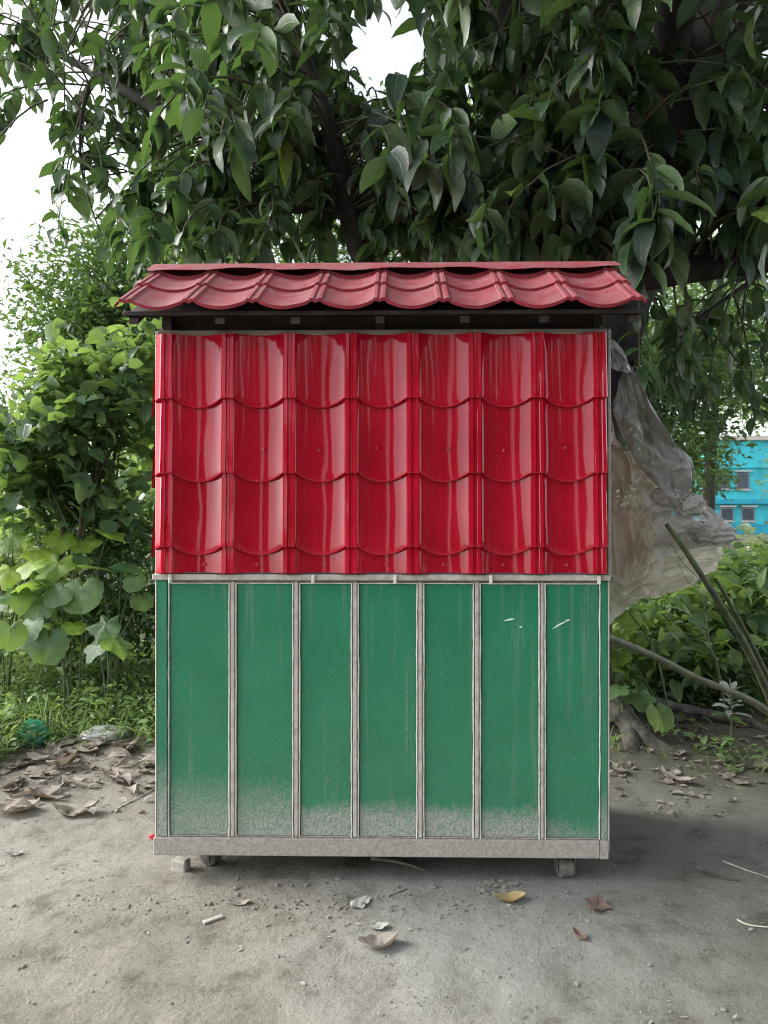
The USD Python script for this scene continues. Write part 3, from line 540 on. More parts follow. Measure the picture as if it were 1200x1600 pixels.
# ridge cap: bent sheet, slightly wavy front edge
n = 40; xs = np.linspace(RX0 + 0.0, RX1, n); V = []
for x in xs:
    wob = 0.004 * math.sin(x * 9) + 0.003 * math.sin(x * 23 + 1)
    tap = 0.012 if x < RX0 + 0.03 else 0.0
    V += [(x + tap, RY - 0.115 + 0, RZ - 0.022 + wob), (x, RY - 0.108, RZ - 0.014 + wob * 0.7), (x, RY - 0.02, RZ + 0.030), (x, RY + 0.02, RZ + 0.030), (x, RY + 0.108, RZ - 0.014), (x, RY + 0.115, RZ - 0.022)]
F = [[6 * a + c, 6 * a + c + 1, 6 * a + c + 7, 6 * a + c + 6] for a in range(n - 1) for c in range(5)]
obj('ridge_cap', (np.array(V) + np.array([0, 0, 0.008]), np.array(F)[:, ::-1]), M['red_dusty'], roof, smooth=25)
# gable boards
for x in (-0.765, 0.750):
    q = MB(); q.add([(x, 0.02, 1.90), (x, 0.62, 1.90), (x, 0.62, 1.985), (x, RY, RZ - 0.07), (x, 0.02, 1.975)], [[0, 1, 2], [0, 2, 3], [0, 3, 4]]); q.build('gable_board', M['wood_dark'], roof)

# ------------------------------------------------------------------ big tree over and behind the kiosk
T = thing('big_tree', 'large tree with thick dark trunk and big drooping leaves standing behind the kiosk', 'tree', (0, 0, 0))
trunk_pts = spline([(0.98, 4.35, -0.05), (1.0, 4.35, 0.5), (1.05, 4.35, 1.4), (1.16, 4.35, 2.3), (1.45, 4.35, 3.1), (1.93, 4.35, 4.1), (2.4, 4.4, 5.4)], 40)
m = MB(); m.tube(trunk_pts, np.interp(np.linspace(0, 1, 40), [0, 0.08, 0.3, 0.6, 1], [0.42, 0.30, 0.26, 0.285, 0.20]), 22, 0.16, 3); m.build('trunk', M['bark'], T, smooth=True)
LIMBS = {
  'upright': (spline([(1.02, 4.4, 1.9), (0.86, 4.8, 2.6), (0.81, 5.0, 3.4), (0.82, 5.1, 5.2)], 24), (0.17, 0.13)),
  'right': (spline([at(930, 445, 4.2), at(1010, 432, 4.0), at(1090, 420, 3.9), at(1175, 412, 3.85), at(1330, 360, 3.8)], 20), (0.085, 0.045)),
  'left': (spline([(0.9, 4.5, 1.6), at(640, 470, 4.5), at(560, 390, 4.45), at(535, 270, 4.4), at(505, 170, 4.4), at(465, 70, 4.4), at(400, -80, 4.4)], 30), (0.075, 0.035)),
  'far_left': (spline([at(545, 330, 4.45), at(420, 260, 4.7), at(280, 190, 5.0), at(140, 110, 5.3), at(40, 60, 5.5)], 20), (0.055, 0.018)),
  'over': (spline([(1.45, 4.35, 3.1), (1.5, 3.9, 3.9), (1.2, 3.2, 4.7), (0.6, 2.4, 5.4)], 16), (0.12, 0.04)),
  'over_front': (spline([(1.5, 3.9, 3.9), (0.9, 3.2, 4.4), (0.1, 2.6, 4.8), (-0.8, 2.2, 5.0)], 16), (0.07, 0.02)),
  'over_right': (spline([(1.93, 4.35, 4.1), (2.2, 3.7, 4.3), (2.3, 3.1, 4.4)], 12), (0.10, 0.03)),
  'top_left': (spline([(0.82, 5.05, 4.3), (0.3, 4.9, 5.0), (-0.9, 5.0, 5.3), (-2.0, 5.2, 5.3)], 18), (0.08, 0.025)),
  'right_hang': (spline([at(1330, 330, 4.6), at(1230, 400, 4.5), at(1130, 470, 4.4), at(1030, 545, 4.3)], 14), (0.022, 0.006)),
  'left_hang': (spline([at(150, 115, 5.3), at(125, 230, 5.3), at(160, 370, 5.2)], 12), (0.016, 0.005)),
  'mid_hang': (spline([at(545, 330, 4.45), at(440, 330, 4.4), at(330, 360, 4.3)], 12), (0.02, 0.006)),
  'thin': (spline([at(975, 440, 3.9), at(970, 300, 3.8), at(978, 120, 3.7), at(985, -60, 3.7)], 14), (0.016, 0.012)),
}
attach = []
for k, (pts, (ra, rb)) in LIMBS.items():
    m = MB(); m.tube(pts, np.linspace(ra, rb, len(pts)), 14, 0.14, len(k)); m.build('limb', M['bark'], T, smooth=True)
    attach.append(pts)
attach = np.vstack(attach + [trunk_pts[12:]])
# roots spreading at the trunk's foot
for P, ra in (([(1.0, 4.2, 0.35), at(962, 1105, 4.05), at(1000, 1150, 3.95), at(1050, 1185, 3.85), at(1110, 1215, 3.75)], 0.075),
              ([at(975, 1110, 4.05), at(985, 1160, 3.9), at(978, 1200, 3.75), at(955, 1240, 3.62)], 0.05),
              ([(1.15, 4.35, 0.28), (1.5, 4.3, 0.20), (1.9, 4.25, 0.12), (2.3, 4.1, 0.03)], 0.04),
              ([(0.8, 4.2, 0.3), (0.55, 3.9, 0.12), (0.3, 3.8, 0.03)], 0.08)):
    P = spline(P, 14); P[-3:, 2] -= np.array([0.01, 0.02, 0.05]); m = MB(); m.tube(P, np.linspace(ra, ra * 0.45, 14), 10, 0.28, int(ra * 100)); m.build('root', M['root'], T, smooth=True)

def keep(px, py, d):
    """share of twigs kept, as seen: thin towards the open sky at the left and around the gap at the top"""
    w = np.ones_like(px)
    w = np.where(px < 230, 0.55, w)
    w = np.where((px < 95) & (py > 110), 0.10, w)
    w = np.where((px < 85) & (py > 260), 0.03, w)
    w = np.where((px < 250) & (py > 290), w * 0.45, w)
    w = np.where(np.hypot((px - 597) / 1.0, py - 66) < 84, 0.0, w)
    w = np.where((px > 1010) & (py > 330) & (py < 470), 0.28, w)
    w = np.where((px > 985) & (py > 470), 0.55, w)
    def seg(a, b_, rad):
        a, b_ = np.array(a, float), np.array(b_, float); q = np.stack([px, py], -1) - a; t = np.clip(q @ (b_ - a) / ((b_ - a) @ (b_ - a)), 0, 1)
        return np.linalg.norm(q - t[:, None] * (b_ - a), axis=1) < rad
    front = d < 4.55
    w = np.where(seg((465, 70), (545, 330), 30) & front, 0.22, w)
    w = np.where(seg((1125, -40), (1070, 130), 95) & front, 0.10, w)
    w = np.where(seg((795, -40), (800, 230), 45) & (d < 5.1), 0.35, w)
    w = np.where(seg((960, 440), (1175, 412), 34) & front, 0.12, w)
    return w
tw = []
def sow(n, x0, x1, y0, y1, d0, d1, L0, L1, seed, near=False):
    r = np.random.default_rng(seed)
    px, py, d = r.uniform(x0, x1, n), r.uniform(y0, y1, n), d0 + (d1 - d0) * r.random(n)
    ok = r.random(n) < keep(px, py, d)
    for a, b_, c in zip(px[ok], py[ok], d[ok]): tw.append((at(a, b_, c), r.uniform(L0, L1)))
sow(260, 215, 1000, -60, 345, 4.3, 5.8, 0.17, 0.24, 1)
sow(170, 200, 960, 250, 372, 3.8, 5.2, 0.15, 0.22, 2)
sow(120, 240, 1230, -60, 250, 3.4, 4.3, 0.18, 0.25, 3)
sow(110, 640, 1210, 120, 372, 3.5, 4.3, 0.18, 0.27, 4)
sow(190, -60, 260, -60, 400, 4.8, 6.3, 0.16, 0.22, 5)
sow(60, 985, 1260, 400, 610, 3.9, 5.0, 0.14, 0.20, 6)
sow(70, 1000, 1280, -60, 380, 3.3, 4.4, 0.20, 0.28, 7)
sow(230, 330, 1800, -900, -60, 2.6, 5.5, 0.19, 0.26, 8)
sow(150, 150, 1050, -60, 330, 5.6, 6.8, 0.18, 0.24, 9)
r = np.random.default_rng(12)
for k in range(230):
    p = np.array([r.uniform(-1.3, 3.2), r.uniform(1.3, 4.3), r.uniform(4.0, 5.6)])
    if p[2] - CAM_Z > 0.72 * p[1]: tw.append((p, r.uniform(0.19, 0.26)))
r = np.random.default_rng(11)
twm, nearm = MB(), []
pos, yaw, pitch, roll, LL, WW, DR = [], [], [], [], [], [], []
for (p, L) in tw:
    # twig from the nearest limb point part of the way, then arching down to the cluster
    dd = np.linalg.norm(attach - p, axis=1) + 0.8 * np.maximum(0, p[2] - attach[:, 2] - 0.3); a = attach[np.argsort(dd)[r.integers(0, 14)]]
    d = p - a; ln = np.linalg.norm(d)
    s0 = a if ln < 0.9 else p - d / ln * 0.6
    if ln >= 0.9: s0 = s0 + np.array([0, 0, 0.22])
    for w_ in (0.0, 0.25, 0.5, 0.75):
        c_ = s0 * (1 - w_) + p * w_; hx_, hy_ = 600 + c_[0] / c_[1] * FPX, 800 - (c_[2] - CAM_Z) / c_[1] * FPX
        if math.hypot(hx_ - 597, hy_ - 70) < 105: s0 = p - d / ln * 0.12 + np.array([0, 0, 0.03]); break
    q = spline([s0, (s0 + p) / 2 + np.array([0, 0, 0.10]), p, p + np.array([d[0] * 0.06, d[1] * 0.06, -0.16])], 8)
    twm.tube(q, np.linspace(0.0075, 0.003, 8), 5)
    nl = r.integers(7, 13); hy = math.atan2(d[1], d[0])
    for k in range(nl):
        t = 0.38 + 0.62 * (k + r.random()) / nl
        c = q[0] * 0 + np.array([np.interp(t, np.linspace(0, 1, 8), q[:, z]) for z in range(3)])
        pos.append(c); yaw.append(hy + (1.3 if k % 2 else -1.3) + r.normal(0, 0.7)); pitch.append(r.normal(-0.55, 0.42)); roll.append(r.normal(0, 0.55))
        l = L * r.uniform(0.65, 1.12); LL.append(l); WW.append(l * r.uniform(0.34, 0.52)); DR.append(r.uniform(0.4, 1.5))
pos = np.array(pos)
V, F, uv = leaf_blades(pos, np.array(yaw), np.array(pitch), np.array(roll), np.array(LL), np.array(WW), np.array(DR), 0.32, 6, 0.05, 'ovate', 5)
twm.build('twigs', M['twig'], T, smooth=True).SetCustomDataByKey('kind', 'stuff')
ctr = V.mean(1); ppx = 600 + ctr[:, 0] / ctr[:, 1] * FPX; ppy = 800 - (ctr[:, 2] - CAM_Z) / ctr[:, 1] * FPX
inview = (ppx > 0) & (ppx < 1200) & (ppy > 0) & (ppy < 640)
score = np.where(inview, np.array(LL) / ctr[:, 1], -1); order = np.argsort(-score); big, rest = order[:300], order[300:]
for q in big: obj('leaf', (V[q], F), M['leaf_big'], T, smooth=True, uv=uv)
mm, uu = join(V[rest], F, uv)
obj('foliage', mm, M['leaf_big'], T, smooth=True, uv=uu).SetCustomDataByKey('kind', 'stuff')

# ------------------------------------------------------------------ other trees and bushes
def crown(blobs, n, L0, L1, seed, wr=0.42, shape='ovate', nseg=2, clump=0.2, outw=0.6):
    """Leaf clumps through the volume of several ellipsoids ((centre, radii), ...)."""
    r = np.random.default_rng(seed); pos, yaw = [], []
    vol = np.array([np.prod(b[1]) ** 0.7 for b in blobs]); vol = vol / vol.sum()
    per = 14; K_ = n // per
    for (c, R), sh in zip(blobs, vol):
        k = max(4, int(K_ * sh)); d = r.normal(size=(k, 3)); d /= np.linalg.norm(d, axis=1, keepdims=True)
        rad = r.random((k, 1)) ** 0.38 * (0.82 + 0.36 * meshkit.noise(d * 2.3 + seed)[:, None])
        cc = np.array(c) + d * rad * np.array(R)
        p = np.repeat(cc, per, 0) + r.normal(size=(k * per, 3)) * clump * np.array([1, 1, 0.7])
        pos.append(p); yaw.append(np.repeat(np.arctan2(d[:, 1], d[:, 0]), per) + r.normal(0, 1.0, k * per))
    pos = np.vstack(pos); N = len(pos); pos[:, 2] = np.maximum(pos[:, 2], ground_h(pos[:, 0], pos[:, 1]) + 0.03)
    L = r.uniform(L0, L1, N)
    V, F, uv = leaf_blades(pos, np.concatenate(yaw), r.normal(0.1, 0.5, N), r.normal(0, 0.6, N), L, L * wr * r.uniform(0.8, 1.2, N), r.uniform(0.2, 1.1, N), 0.3, nseg, 0.03, shape, seed)
    return join(V, F, uv)
def tree(name, label, cat, base, blobs, n, L0, L1, mtl, seed, trunk_r=0.09, group=None, shape='ovate', clump=0.2, wr=0.42, nseg=2, stems=1, bark='bark'):
    base = np.array([base[0], base[1], float(ground_h(base[0], base[1])) - 0.03])
    t = thing(name, label, cat, tuple(base), 0, group)
    r = np.random.default_rng(seed + 100); tm_ = MB()
    top = np.mean([b_[0] for b_ in blobs], 0)
    for s in range(stems):
        e = top + r.normal(size=3) * 0.035 * stems; off = r.normal(size=3) * 0.05 * (stems - 1); off[2] = 0
        pts = spline([off, off + (e - base) * np.array([0.2, 0.2, 0.45]), (e - base) * 0.98], 12); tm_.tube(pts, np.linspace(trunk_r, trunk_r * 0.35, 12), 8, 0.1, seed)
        for (c, R) in blobs:
            q = pts[r.integers(5, 10)]; tm_.tube(spline([q, (q + np.array(c) - base) / 2 + (0, 0, 0.1), np.array(c) - base], 7), np.linspace(trunk_r * 0.4, trunk_r * 0.12, 7), 6)
    tm_.build('trunk' if cat == 'tree' else 'stem', M[bark], t, smooth=True)
    (v, f), uv = crown(blobs, n, L0, L1, seed, wr, shape, nseg, clump)
    obj('crown' if cat == 'tree' else 'foliage', (v - base, f), mtl, t, smooth=True, uv=uv).SetCustomDataByKey('kind', 'stuff')
    return t
def blob(px, py, d, rx, ry, rz): return (at(px, py, d), (rx, ry, rz))
LS = M['leaf_small']
tree('tree', 'fine-leaved grey-green tree behind the shrub at the left, against the white sky', 'tree', (-3.4, 9.0), [blob(150, 480, 9, 0.8, 0.9, 0.8), blob(215, 430, 9, 0.7, 0.8, 0.7), blob(140, 560, 9, 0.6, 0.8, 0.6), blob(230, 560, 8.6, 0.8, 0.8, 0.9)], 15000, 0.08, 0.14, LS, 31)
tree('tree', 'tall fine-leaved tree far behind the kiosk roof, left of the trunk', 'tree', (-0.6, 11.0), [blob(330, 330, 11, 1.3, 1.2, 1.3), blob(470, 240, 11.5, 1.3, 1.2, 1.4), blob(420, 420, 10.5, 1.5, 1.2, 1.0), blob(590, 400, 11, 1.2, 1.2, 1.0)], 9000, 0.10, 0.16, LS, 32, 0.14)
tree('tree', 'pale sunlit tree far behind the kiosk roof, right of the upright limb', 'tree', (2.0, 13.0), [blob(720, 250, 13, 1.3, 1.3, 1.6), blob(860, 130, 13, 1.5, 1.3, 1.5), blob(760, 400, 12.5, 1.5, 1.3, 1.0), blob(930, 60, 13.5, 1.3, 1.3, 1.3)], 9000, 0.11, 0.17, M['leaf_shrub'], 33, 0.16)
tree('tree', 'dark bluish-green tree with dense small leaves right behind the tarp', 'tree', (3.0, 8.3), [blob(990, 560, 8, 0.55, 0.7, 0.75), blob(1060, 620, 8.2, 0.6, 0.7, 0.6), blob(1010, 680, 7.8, 0.55, 0.6, 0.6), blob(1080, 520, 8.4, 0.55, 0.7, 0.5)], 7000, 0.08, 0.13, LS, 34, 0.08)
tree('tree', 'slim dark-trunked tree beside the turquoise house', 'tree', (5.15, 12.3), [blob(1085, 560, 12.3, 0.9, 0.9, 0.7), blob(1130, 480, 12, 0.9, 0.9, 0.8), blob(1180, 590, 12.5, 0.8, 0.9, 0.55), blob(1090, 700, 12.3, 0.35, 0.4, 0.55)], 6500, 0.10, 0.16, LS, 35, 0.15)
tree('tree', 'light green tree at the right edge above the turquoise house', 'tree', (9.5, 17.0), [blob(1190, 520, 17, 1.6, 1.4, 1.3), blob(1130, 420, 17, 1.6, 1.4, 1.2), blob(1260, 430, 17, 1.6, 1.4, 1.6), blob(1190, 640, 17, 0.9, 0.9, 0.4)], 7000, 0.13, 0.2, M['leaf_shrub'], 36, 0.18)
tree('tree', 'distant hazy tree low at the left edge under the white sky', 'tree', (-7.6, 15.0), [blob(10, 680, 15, 1.3, 1.2, 1.0), blob(90, 690, 15.5, 1.3, 1.2, 1.0), blob(-60, 620, 15, 1.2, 1.2, 1.2)], 6000, 0.10, 0.16, LS, 37, 0.14)
tree('tree', 'dark tree behind the kiosk, hiding the sky between shrub and roof', 'tree', (-1.9, 7.6), [blob(270, 640, 7.6, 0.6, 0.6, 0.7), blob(330, 500, 7.6, 0.6, 0.6, 0.6), blob(250, 760, 7.2, 0.55, 0.6, 0.5)], 5000, 0.07, 0.12, LS, 38, 0.07)
tree('tree', 'broad dark tree directly behind the kiosk', 'tree', (0.3, 8.5), [blob(500, 560, 8.5, 1.0, 0.8, 0.9), blob(700, 560, 8.5, 1.0, 0.8, 0.9), blob(880, 560, 8.3, 0.8, 0.8, 0.9), blob(600, 760, 8, 1.3, 0.8, 0.7), blob(850, 760, 8, 0.9, 0.8, 0.7)], 8000, 0.09, 0.14, LS, 39, 0.12)
for k, (px, d, h, lab) in enumerate([(-250, 20, 4.5, 'far tree line piece beyond the left edge of the clearing'), (1300, 30, 6.0, 'far tree beside the turquoise house, beyond the right edge'), (1010, 26, 5.0, 'far pale tree seen between the tarp and the slim trunk'), (140, 22, 4.2, 'far pale tree low behind the shrub')]):
    c = at(px, 640, d)
    tree('tree', lab, 'tree', (c[0], d), [(np.array([c[0], d, h * 0.55]), (2.2, 1.8, h * 0.42)), (np.array([c[0] + 1.6, d + 1, h * 0.5]), (1.6, 1.5, h * 0.35))], 4500, 0.2, 0.32, LS, 50 + k, 0.2)
# trees across the clearing, behind the photographer: they show as dark bands in the glossy shutter
for k, (x, y, h) in enumerate([(-6.6, -8.0, 7.0), (-0.6, -10.0, 8.0), (2.6, -9.0, 7.5), (5.8, -8.0, 7.0), (9.0, -5.5, 7.0), (10.0, -1.6, 7.0)]):
    lab = ['tree across the clearing behind the viewer, far left', 'tallest tree across the clearing behind the viewer', 'tree across the clearing behind the viewer, right of the tallest', 'tree across the clearing behind the viewer, second from the right', 'tree across the clearing behind the viewer, far right', 'tree beside the clearing, well to the right of the viewer'][k]
    tree('tree', lab, 'tree', (x, y), [(np.array([x, y, h * 0.62]), (1.7, 1.5, h * 0.34)), (np.array([x - 0.9, y - 0.6, h * 0.40]), (1.4, 1.2, h * 0.28)), (np.array([x + 1.0, y + 0.3, h * 0.34]), (1.4, 1.2, h * 0.28))], 9500, 0.28, 0.40, LS, 90 + k, 0.22)
# shrub on the left with rounded leaves
SH = M['leaf_shrub']
tree('shrub', 'big leafy shrub with rounded glossy leaves left of the kiosk', 'shrub', (-1.95, 5.0), [blob(150, 590, 4.9, 0.32, 0.35, 0.26), blob(95, 660, 4.9, 0.34, 0.35, 0.26), blob(190, 680, 5.0, 0.26, 0.3, 0.34), blob(30, 700, 4.9, 0.32, 0.35, 0.26), blob(140, 760, 5.1, 0.36, 0.3, 0.26), blob(30, 780, 5.0, 0.3, 0.3, 0.22), blob(205, 560, 5.0, 0.16, 0.2, 0.18)], 2000, 0.085, 0.15, SH, 61, 0.022, None, 'round', 0.11, 0.72, 4, 4, 'twig')
tree('shrub', 'low dark shrub with narrow leaves under the big shrub, beside the kiosk', 'shrub', (-1.75, 5.4), [blob(130, 830, 5.3, 0.3, 0.3, 0.16), blob(200, 850, 5.2, 0.26, 0.3, 0.26), blob(225, 930, 5.0, 0.2, 0.3, 0.22), blob(190, 980, 4.9, 0.3, 0.3, 0.16), blob(120, 960, 5.0, 0.3, 0.25, 0.2)], 2800, 0.06, 0.10, LS, 62, 0.012, None, 'ovate', 0.1, 0.4, 3, 5, 'twig')
tree('shrub', 'tangled light green undergrowth at the left edge behind the broad leaves', 'shrub', (-2.9, 5.5), [blob(20, 880, 5.4, 0.4, 0.3, 0.22), blob(70, 940, 5.2, 0.45, 0.3, 0.2), blob(-60, 900, 5.4, 0.45, 0.3, 0.25), blob(40, 1010, 4.8, 0.45, 0.25, 0.16)], 2800, 0.06, 0.11, M['leaf_weed'], 63, 0.010, None, 'ovate', 0.1, 0.4, 3, 5, 'stem')
tree('shrub', 'bright leafy bush under the tarp, right of the kiosk', 'shrub', (2.1, 5.0), [blob(1020, 985, 4.9, 0.3, 0.3, 0.18), blob(1095, 945, 5.0, 0.3, 0.3, 0.18), blob(1060, 1020, 4.8, 0.28, 0.3, 0.16), blob(980, 1030, 4.7, 0.18, 0.2, 0.2)], 1100, 0.09, 0.16, M['leaf_shrub'], 64, 0.014, None, 'ovate', 0.13, 0.5, 4, 5, 'stem')
tree('shrub', 'tall leafy bush at the right edge behind the leaning bamboo pole', 'shrub', (2.7, 5.5), [blob(1170, 930, 5.4, 0.36, 0.35, 0.26), blob(1210, 1000, 5.3, 0.36, 0.3, 0.24), blob(1130, 980, 5.4, 0.3, 0.3, 0.2), blob(1260, 900, 5.4, 0.4, 0.4, 0.3)], 1200, 0.10, 0.18, M['leaf_shrub'], 65, 0.014, None, 'ovate', 0.13, 0.5, 4, 5, 'stem')
tree('shrub', 'dark low undergrowth in the shade of the bamboo poles', 'shrub', (2.05, 4.75), [blob(1010, 1080, 4.6, 0.24, 0.2, 0.12), blob(1085, 1060, 4.8, 0.3, 0.25, 0.16), blob(1170, 1060, 4.8, 0.35, 0.25, 0.2), blob(1100, 1110, 4.7, 0.3, 0.2, 0.08)], 1300, 0.06, 0.11, LS, 66, 0.010, None, 'ovate', 0.1, 0.42, 3, 5, 'stem')

# hedge-like undergrowth farther back on both sides (reads as one mass)
def mass(name, label, cells, n, L0, L1, mtl, seed):
    (v, f), uv = crown(cells, n, L0, L1, seed, 0.42, 'ovate', 2, 0.25)
    p = obj(name, (v, f), mtl, smooth=True, uv=uv); tag(p, label, 'undergrowth', kind='stuff')
mass('undergrowth', 'dense green undergrowth closing the view behind the clearing on the left', [blob(px, 830, 7.5 + (px % 3), 0.8, 0.6, 0.5) for px in range(-200, 420, 90)], 6000, 0.08, 0.15, M['leaf_weed'], 71)
mass('undergrowth', 'low green undergrowth far behind the bushes on the right', [blob(px, 890, 11 + (px % 3), 0.8, 1.2, 0.22) for px in range(900, 1400, 60)], 6000, 0.10, 0.17, M['leaf_weed'], 72)
mass('undergrowth', 'dark undergrowth behind the kiosk around the tree foot', [blob(px, 1000, 6.2, 0.6, 0.5, 0.5) for px in range(350, 950, 90)], 4000, 0.08, 0.15, LS, 73)

# broad lobed leaves on stalks at the left
def lobed(R, lobes, depth, seed, cup=0.15, droop=0.25):
    r = np.random.default_rng(seed); n = 40; th = np.linspace(0, 2 * math.pi, n, endpoint=False)
    a = np.angle(np.exp(1j * (th)))                       # 0 = tip direction
    rad = (0.62 + 0.38 * np.cos(a / 2) ** 2) * (1 - depth * (0.5 + 0.5 * np.cos(lobes * a + math.pi)))
    rad = rad * (1 - 0.55 * np.exp(-((np.abs(a) - math.pi) / 0.28) ** 2)) * (1 + 0.05 * r.normal(size=n))
    V = [np.zeros(3)]
    for k in (0.33, 0.68, 1.0):
        x, y = R * k * rad * np.cos(th), R * k * rad * np.sin(th)
        z = cup * np.abs(y) * 0.8 - droop * R * k * k * 0.5 + 0.04 * R * k * np.sin(lobes * th + seed)
        V += list(np.stack([x, y, z], 1))
    F = [[0, 1 + q, 1 + (q + 1) % n] for q in range(n)]
    for k in range(2):
        for q in range(n):
            a0, a1 = 1 + k * n + q, 1 + k * n + (q + 1) % n
            F += [[a0, a0 + n, a1 + n], [a0, a1 + n, a1]]
    V = np.array(V); uv = np.stack([0.5 + 0.5 * V[:, 1] / R, 0.5 + 0.5 * V[:, 0] / R], 1)
    return V, np.array(F), uv
def rot(yaw, pitch, roll):
    return trimesh.transformations.euler_matrix(roll, -pitch, yaw, 'sxyz')[:3, :3]
def broad_plant(label, base, leaves, seed, mtl_default='leaf_broad', group='broad-leaved plants left of the kiosk'):
    base = np.array([base[0], base[1], float(ground_h(*base)) - 0.01]); r = np.random.default_rng(seed)
    t = thing('broad_leaf_plant', label, 'plant', tuple(base), 0)
    for q, (p, R, yaw, pitch, roll, lob, bright) in enumerate(leaves):
        V, F, uv = lobed(R, 5 if lob else 1, 0.28 if lob else 0.0, seed * 13 + q, 0.12 + 0.1 * r.random(), 0.2 + 0.3 * r.random())
        W = V @ rot(yaw, pitch, roll).T + p - base
        st = MB(); e = W[0]; o = r.normal(size=3) * 0.03; o[2] = 0
        st.tube(spline([o, o + np.array([e[0] * 0.3, e[1] * 0.3, e[2] * 0.6]), e], 7), np.linspace(0.006, 0.0035, 7), 5); st.build('stalk', M['stem'], t, smooth=True)
        obj('leaf', (W, F), M['leaf_bright' if bright else mtl_default], t, smooth=True, uv=uv)
D = math.radians
broad_plant('plant with bright yellow-green lobed leaves at the left edge, tallest of the broad-leaved plants', (-2.45, 4.9), [
    (at(20, 838, 4.8), 0.15, D(-110), D(-38), D(10), 1, 1), (at(60, 860, 4.7), 0.13, D(-60), D(-30), 0, 1, 1), (at(-20, 870, 4.8), 0.14, D(-100), D(-40), 0, 1, 1), (at(95, 840, 4.8), 0.13, D(-80), D(-45), D(-10), 1, 1), (at(20, 800, 4.9), 0.12, D(-140), D(-30), 0, 1, 1)], 1)
broad_plant('plant with bright lobed leaves between the left edge and the kiosk', (-1.95, 4.9), [
    (at(130, 845, 4.85), 0.14, D(-70), D(-35), D(8), 1, 1), (at(170, 832, 4.8), 0.13, D(-20), D(-22), 0, 1, 1), (at(90, 880, 4.6), 0.15, D(-95), D(-45), 0, 1, 1), (at(115, 870, 4.7), 0.12, D(-50), D(-30), D(12), 1, 0), (at(75, 895, 4.6), 0.11, D(-120), D(-30), 0, 1, 1)], 2)
broad_plant('plant with pale heart-shaped leaves beside the kiosk', (-1.6, 4.6), [
    (at(145, 885, 4.5), 0.13, D(-15), D(-8), D(-12), 0, 0), (at(210, 905, 4.5), 0.085, D(-90), D(-55), 0, 0, 0), (at(222, 935, 4.5), 0.085, D(-70), D(-50), 0, 0, 0), (at(190, 885, 4.6), 0.12, D(0), D(-10), D(10), 0, 0), (at(55, 908, 4.45), 0.14, D(200), D(-15), D(15), 0, 0)], 3)
broad_plant('plant with large dark green heart-shaped leaves low among the weeds', (-1.85, 4.5), [
    (at(128, 920, 4.4), 0.15, D(-80), D(-62), D(10), 0, 0), (at(95, 920, 4.4), 0.12, D(-130), D(-45), D(-20), 0, 0), (at(75, 1000, 4.3), 0.14, D(-85), D(-65), 0, 0, 0), (at(45, 975, 4.35), 0.13, D(-110), D(-60), D(14), 0, 0), (at(115, 975, 4.4), 0.08, D(-60), D(-30), 0, 0, 1)], 4)
broad_plant('plant with torn lobed leaves at the weeds edge closest to the kiosk', (-1.55, 4.35), [
    (at(165, 975, 4.3), 0.12, D(-100), D(-55), 0, 1, 0), (at(180, 1000, 4.2), 0.13, D(-40), D(-40), D(-10), 1, 0), (at(150, 1010, 4.2), 0.10, D(-120), D(-50), 0, 1, 0)], 5)
broad_plant('bright broad-leaved plant behind the leaning bamboo pole, right of the tarp', (2.35, 5.1), [
    (at(1130, 905, 5.0), 0.12, D(-90), D(-35), 0, 0, 1), (at(1085, 920, 4.9), 0.11, D(-120), D(-40), 0, 0, 1), (at(1150, 940, 4.9), 0.12, D(-60), D(-45), 0, 0, 0), (at(1190, 905, 5.0), 0.13, D(-70), D(-35), 0, 0, 0), (at(1190, 965, 4.8), 0.14, D(-50), D(-35), D(15), 0, 0)], 6)
broad_plant('plant with soft drooping leaves above the root right of the kiosk', (1.55, 4.2), [
    (at(1000, 1085, 4.0), 0.10, D(-100), D(-35), 0, 1, 0), (at(1030, 1115, 3.9), 0.10, D(-70), D(-60), 0, 0, 0), (at(965, 1075, 4.0), 0.09, D(-140), D(-25), 0, 1, 0), (at(985, 960, 4.3), 0.09, D(-80), D(-60), 0, 0, 1), (at(965, 1020, 4.2), 0.09, D(-110), D(-35), 0, 0, 1)], 7)
broad_plant('low plant with overlapping bright lobed leaves in front of the tallest one', (-2.3, 4.6), [
    (at(15, 890, 4.6), 0.14, D(-80), D(-40), 0, 1, 1), (at(50, 880, 4.5), 0.12, D(-100), D(-35), D(10), 1, 1), (at(30, 930, 4.4), 0.13, D(-60), D(-45), 0, 1, 0), (at(-10, 940, 4.5), 0.14, D(-110), D(-40), 0, 1, 0), (at(65, 945, 4.4), 0.11, D(-90), D(-50), 0, 0, 0), (at(15, 985, 4.3), 0.12, D(-70), D(-55), 0, 0, 0)], 8)
# dusty pale plant
base = at(1140, 1150, 3.95); base[2] = ground_h(base[0], base[1]) - 0.01
dp = thing('dusty_plant', 'small plant with pale dust-coated leaves under the lower bamboo pole', 'plant', tuple(base), 0)
tp = at(1140, 1075, 3.95) - base; st = MB(); st.tube(spline([(0, 0, 0), tp * 0.5 + (0.01, 0, 0), tp + (0, 0, 0.05)], 7), np.linspace(0.005, 0.003, 7), 6); st.build('stem', M['stem'], dp)
r = np.random.default_rng(5)
for k in range(20):
    a = k * 2.4; z = tp * (0.45 + 0.5 * k / 20)
    V, F, uv = leaf_blades(np.array([z]), a, 0.75 * k / 20 + 0.1 + 0.2 * r.normal(), 0.2 * r.normal(), r.uniform(0.08, 0.12), r.uniform(0.034, 0.045), 0.5, 0.3, 5, 0.02, 'obov', k)
    obj('leaf', (V[0], F), M['leaf_dusty'] if k > 4 else M['leaf_broad'], dp, smooth=True, uv=uv)

